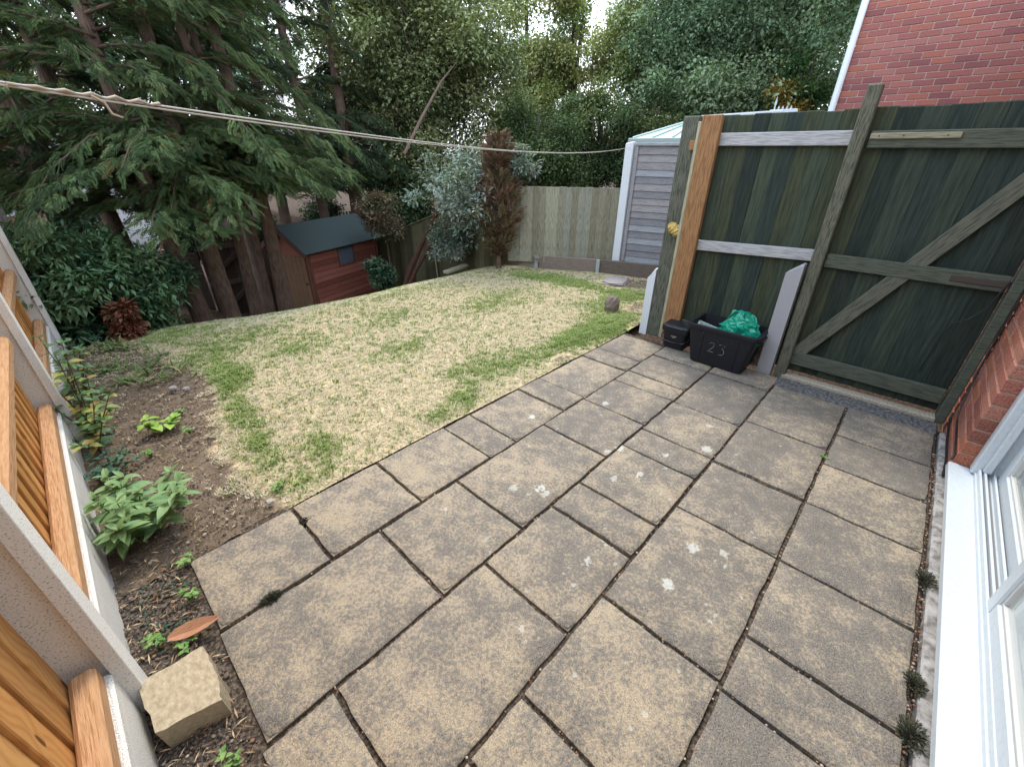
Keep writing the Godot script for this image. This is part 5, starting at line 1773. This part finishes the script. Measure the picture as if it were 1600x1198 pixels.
func build_materials() -> void:
	M.bump = noise_tex(90, 0.03, 5, [])
	M.concrete_old = surf([[0.25, lin(.16, .15, .14)], [0.5, lin(.30, .285, .27)], [0.8, lin(.42, .40, .38)]], Vector3(1.3, 1.3, 1.3), 40, 0.02, 5, 0.9)
	var specks := [[0.08, lin(.20, .19, .18)], [0.21, lin(.44, .42, .39)], [0.29, lin(.74, .72, .68)], [0.9, lin(.83, .81, .77)]]
	M.concrete_new = surf(specks, Vector3(2.2, 2.2, 2.2), 41, 0.12, 2, 0.85)
	M.concrete_board = surf(specks, Vector3(2.6, 2.6, 2.6), 42, 0.14, 2, 0.9, 0.5)
	M.concrete_dark = surf([[0.25, lin(.06, .06, .06)], [0.5, lin(.12, .12, .118)], [0.8, lin(.22, .21, .20)]], Vector3(2, 2, 2), 43, 0.03, 6, 0.9, 0.4)
	M.spur = surf([[0.2, lin(.20, .19, .19)], [0.45, lin(.34, .34, .36)], [0.8, lin(.44, .44, .46)]], Vector3(5, 5, 5), 44, 0.08, 4, 0.9)
	M.stone_pale = surf([[0.25, lin(.22, .19, .15)], [0.6, lin(.42, .38, .30)]], Vector3(3, 3, 3), 45, 0.04, 5, 0.9)
	M.post_white = surf([[0.2, lin(.50, .53, .56)], [0.6, lin(.66, .70, .74)]], Vector3(4, 4, 4), 46, 0.06, 4, 0.85)
	M.soil = surf([[0.2, lin(.045, .036, .029)], [0.5, lin(.12, .096, .077)], [0.72, lin(.19, .158, .13)], [0.9, lin(.30, .26, .22)]], Vector3(2.2, 2.2, 2.2), 47, 0.06, 6, 0.95, 1.5)
	M.litter = surf([[0.2, lin(.030, .022, .016)], [0.55, lin(.075, .048, .033)], [0.85, lin(.13, .085, .055)]], Vector3(1.0, 1.0, 1.0), 48, 0.05, 6, 0.95, 1.5)
	# new orange timber with knots
	var t1 := timber_picture(5, lin(.66, .36, .135), lin(.49, .235, .075), lin(.13, .05, .018), 9)
	var t2 := timber_picture(6, lin(.62, .325, .115), lin(.46, .215, .068), lin(.12, .05, .018), 7)
	M.new_board = []
	for k in 4:
		var m := StandardMaterial3D.new()
		m.albedo_texture = t1 if k % 2 == 0 else t2
		m.uv1_triplanar = true
		m.uv1_world_triplanar = true
		m.uv1_scale = Vector3(1.9, 0.62, 1.9)
		m.uv1_offset = Vector3(0.13 * k, 0.37 * k, 0.21 * k)
		m.roughness = 0.75
		m.metallic_specular = 0.3
		m.albedo_color = [Color(1, 1, 1), Color(.93, .92, .9), Color(.98, .95, .92), Color(.88, .87, .86)][k]
		M.new_board.append(m)
	M.new_rail = wood([.56, .33, .18], [.40, .21, .10], "z", 52, 1.2)
	M.brown_post = wood([.34, .185, .085], [.20, .10, .045], "y", 53)
	M.pale_strip = wood([.42, .40, .27], [.26, .26, .18], "y", 54)
	var gb := wood([.036, .052, .037], [.018, .028, .021], "y", 55)
	gb.albedo_texture = noise_tex(55, 0.022, 5, [[0.15, lin(.028, .042, .033)], [0.50, lin(.043, .063, .049)], [0.70, lin(.058, .077, .058)], [0.84, lin(.070, .078, .056)], [0.97, lin(.115, .108, .078)]])
	gb.uv1_scale = Vector3(4.0, 0.28, 4.0)
	M.green_board = tints(gb, 4, 0.28)
	M.green_board.append(tinted(gb, Color(1.0, .93, .82)))
	M.green_board[0].albedo_color = Color(1.0, .98, .92)
	M.green_rail = wood([.100, .110, .082], [.045, .058, .045], "z", 56)
	M.green_rail_l = wood([.135, .138, .105], [.060, .068, .052], "z", 57, 1.0)
	M.green_rail_l.uv1_world_triplanar = false
	M.batten = wood([.30, .285, .20], [.17, .155, .10], "z", 58)
	M.rust = plain(lin(.05, .035, .03), 0.7)
	M.mossy = wood([.17, .165, .12], [.05, .058, .044], "y", 59, 1.4, 0.4)
	M.mossy_dark = wood([.15, .15, .115], [.045, .055, .043], "y", 60, 1.1, 0.4)
	M.silver = wood([.45, .45, .455], [.27, .27, .275], "z", 61)
	M.foam = plain(lin(.52, .38, .13), 0.8)
	M.olive_grey = tints(wood([.34, .33, .255], [.16, .16, .115], "y", 62), 4, 0.17)
	M.olive_dark = tints(wood([.19, .18, .10], [.10, .095, .054], "y", 63), 4, 0.25)
	M.lap = tints(wood([.36, .36, .385], [.20, .20, .22], "z", 64), 4, 0.16)
	M.sleeper = tints(wood([.36, .29, .24], [.20, .155, .125], "z", 65), 3, 0.3)
	M.stake = surf([[0.25, lin(.26, .28, .28)], [0.7, lin(.40, .43, .43)]], Vector3(4, 4, 4), 66, 0.04)
	M.old_brown = tints(wood([.13, .088, .062], [.065, .044, .034], "y", 67), 3, 0.3)
	M.pale_wood = wood([.34, .33, .24], [.20, .20, .14], "y", 68)
	# brick
	M.mortar = surf([[0.3, lin(.36, .26, .20)], [0.7, lin(.48, .36, .28)]], Vector3(4, 4, 4), 69, 0.05)
	M.mortar_pale = surf([[0.3, lin(.46, .34, .29)], [0.7, lin(.58, .45, .39)]], Vector3(4, 4, 4), 70, 0.05)
	var bk := surf([[0.2, lin(.24, .095, .070)], [0.5, lin(.38, .165, .120)], [0.85, lin(.48, .235, .175)]], Vector3(4, 4, 4), 71, 0.035, 6, 0.88, 0.5)
	M.brick = []
	for c in [Color(1, 1, 1), Color(.92, .88, .86), Color(1, .93, .86), Color(.82, .78, .78), Color(.96, .9, .9)]:
		M.brick.append(tinted(bk, c))
	var bn := surf([[0.2, lin(.25, .092, .080)], [0.5, lin(.35, .142, .122)], [0.85, lin(.43, .19, .163)]], Vector3(3, 3, 3), 72, 0.05, 5, 0.9)
	M.brick_n = []
	for c in [Color(1, 1, 1), Color(.95, .92, .92), Color(1, .95, .9), Color(.90, .87, .90), Color(.95, .9, .9), Color(1, .97, .97), Color(.84, .81, .86)]:
		M.brick_n.append(tinted(bn, c))
	M.brick_far = surf([[0.3, lin(.28, .15, .12)], [0.7, lin(.40, .25, .21)]], Vector3(1, 1, 1), 73, 0.05)
	# door and other plain things
	M.upvc = surf([[0.2, lin(.50, .545, .575)], [0.6, lin(.55, .595, .625)]], Vector3(2, 2, 2), 74, 0.03, 4, 0.32)
	M.bead = plain(lin(.52, .52, .50), 0.5)
	M.alloy = plain(lin(.20, .20, .20), 0.45)
	M.glass = plain(Color(0.93, 0.97, 0.96, 0.14), 0.03, 0.6)
	M.glass.transparency = BaseMaterial3D.TRANSPARENCY_ALPHA
	M.carpet = surf([[0.3, lin(.30, .27, .23)], [0.7, lin(.38, .35, .30)]], Vector3(3, 3, 3), 75, 0.1)
	M.plaster = plain(lin(.70, .68, .64), 0.9)
	M.black_cable = plain(lin(.012, .012, .013), 0.5)
	M.white_pipe = plain(lin(.74, .78, .82), 0.35)
	M.slate = surf([[0.3, lin(.06, .062, .068)], [0.7, lin(.11, .11, .12)]], Vector3(1, 1, 1), 76, 0.06)
	M.roof_glaze = plain(lin(.42, .56, .52), 0.4)
	M.gutter = plain(lin(.30, .36, .35), 0.4)
	M.render = plain(lin(.74, .75, .78), 0.9)
	M.dark_glass = plain(lin(.03, .035, .04), 0.1)
	M.shed_board = tints(wood([.36, .13, .092], [.225, .078, .056], "x", 77), 3, 0.25)
	M.shed_trim = wood([.17, .075, .05], [.10, .045, .03], "y", 78)
	M.shed_door = wood([.26, .155, .09], [.16, .09, .055], "y", 79)
	M.felt = surf([[0.25, lin(.042, .060, .060)], [0.7, lin(.066, .088, .087)]], Vector3(3, 3, 3), 80, 0.15, 4, 0.9)
	M.shed_glass = plain(lin(.10, .125, .16), 0.12)
	M.black_plastic = surf([[0.2, lin(.010, .011, .014)], [0.7, lin(.020, .021, .026)]], Vector3(4, 4, 4), 81, 0.04, 5, 0.48)
	M.black_gloss = plain(lin(.014, .015, .019), 0.25)
	M.chalk = plain(lin(.36, .36, .35), 0.9)
	M.green_bag = plain(lin(.008, .32, .205), 0.16)
	M.green_bag.backlight_enabled = true
	M.green_bag.backlight = Color(.3, .5, .4)
	M.clear_tray = plain(lin(.35, .42, .40), 0.2)
	M.rope = plain(lin(.62, .58, .50), 0.85)
	M.rope_old = plain(lin(.42, .35, .26), 0.9)
	M.sandstone = surf([[0.2, lin(.33, .265, .175)], [0.5, lin(.41, .34, .235)], [0.8, lin(.48, .41, .29)]], Vector3(2.2, 4.4, 1.6), 82, 0.04, 6, 0.92, 0.25)
	M.rock = surf([[0.2, lin(.12, .09, .075)], [0.7, lin(.30, .24, .20)]], Vector3(4, 4, 4), 83, 0.04, 5, 0.9, 0.6)
	M.rock_pale = surf([[0.2, lin(.24, .21, .20)], [0.7, lin(.38, .34, .33)]], Vector3(4, 4, 4), 84, 0.04, 5, 0.9, 0.6)
	M.dead_leaf = wood([.46, .24, .14], [.30, .135, .075], "x", 85, 2.0)
	M.small_leaf = leaf(0.022, 0.011, 0.25, 0.3, 3)
	M.bark = wood([.23, .16, .12], [.09, .06, .046], "y", 86, 0.8, 1.2)
	M.bark_red = wood([.16, .085, .06], [.06, .032, .025], "y", 87, 0.8, 1.0)
	M.bark_grey = wood([.13, .115, .095], [.05, .045, .038], "y", 88, 0.5, 1.0)
	M.birch = surf([[0.25, lin(.16, .15, .13)], [0.5, lin(.34, .33, .29)]], Vector3(1, 1, 1), 89, 0.04)
	M.needle = leafy(Color.WHITE, 0.6, 0.3)
	M.leaf = leafy(Color.WHITE, 0.6, 0.6)
	M.glossy_leaf = leafy(Color.WHITE, 0.32, 0.25)
	var set_of := func(list: Array, rough: float):
		var out := []
		for c in list:
			var m := leafy(lin(c[0], c[1], c[2]), rough, 0.35)
			m.vertex_color_use_as_albedo = false
			out.append(m)
		return out
	M.plant_green = set_of.call([[.17, .28, .11], [.14, .245, .095], [.205, .32, .135], [.15, .27, .12]], 0.5)
	M.rose_leaf = set_of.call([[.07, .15, .06], [.10, .19, .065], [.055, .12, .06], [.16, .22, .07], [.36, .34, .09], [.09, .16, .075], [.12, .20, .07], [.075, .15, .07], [.30, .23, .08]], 0.45)
	M.ivy_leaf = set_of.call([[.05, .11, .075], [.065, .14, .085], [.04, .09, .055]], 0.4)
	M.lime_leaf = set_of.call([[.25, .40, .07], [.19, .33, .06]], 0.5)
	M.seed_leaf = set_of.call([[.15, .28, .07], [.11, .22, .06], [.20, .32, .10]], 0.5)
	M.weed_green = set_of.call([[.12, .25, .06]], 0.5)[0]
	M.stem_green = plain(lin(.10, .17, .05), 0.6)
	M.stem_brown = plain(lin(.10, .055, .04), 0.7)

func _ready() -> void:
	# ---- camera
	var cam := Camera3D.new()
	cam.name = "camera"
	add_child(cam)
	cam.position = Vector3(0, 1.6, 0)
	cam.rotation = Vector3(-0.50259, -0.81873, 0.00819)
	cam.fov = 84.71
	cam.near = 0.02
	cam.far = 500.0
	cam.current = true
	# ---- sky: bright overcast
	var env := Environment.new()
	env.background_mode = Environment.BG_SKY
	var sm := ProceduralSkyMaterial.new()
	sm.sky_top_color = Color(0.86, 0.92, 1.0)
	sm.sky_horizon_color = Color(0.97, 0.98, 1.0)
	sm.sky_curve = 0.2
	sm.ground_bottom_color = Color(0.20, 0.19, 0.17)
	sm.ground_horizon_color = Color(0.55, 0.56, 0.58)
	sm.sun_angle_max = 1.0
	sm.energy_multiplier = 1.5
	var sky := Sky.new()
	sky.sky_material = sm
	env.sky = sky
	env.tonemap_mode = Environment.TONE_MAPPER_LINEAR
	env.tonemap_exposure = 2.2
	env.sdfgi_enabled = true
	env.ssao_enabled = true
	env.ssil_enabled = true
	var we := WorldEnvironment.new()
	we.name = "world_environment"
	we.environment = env
	add_child(we)
	# ---- veiled sun, high over the garden
	var sun := DirectionalLight3D.new()
	sun.name = "sun"
	add_child(sun)
	sun.look_at_from_position(Vector3(3.0, 7.0, -3.0), Vector3.ZERO)
	sun.light_energy = 0.45
	sun.light_angular_distance = 14.0
	sun.light_color = Color(1.0, 0.96, 0.90)
	sun.shadow_enabled = true

	rng.seed = 20240917
	wobble.seed = 4
	wobble.frequency = 0.6
	wobble.fractal_octaves = 3
	build_materials()
	build_ground()
	build_patio()
	build_house()
	build_neighbour()
	build_new_fence()
	build_gate()
	build_far_fences()
	build_shed()
	build_plants()
	build_patio_things()
	build_moss()
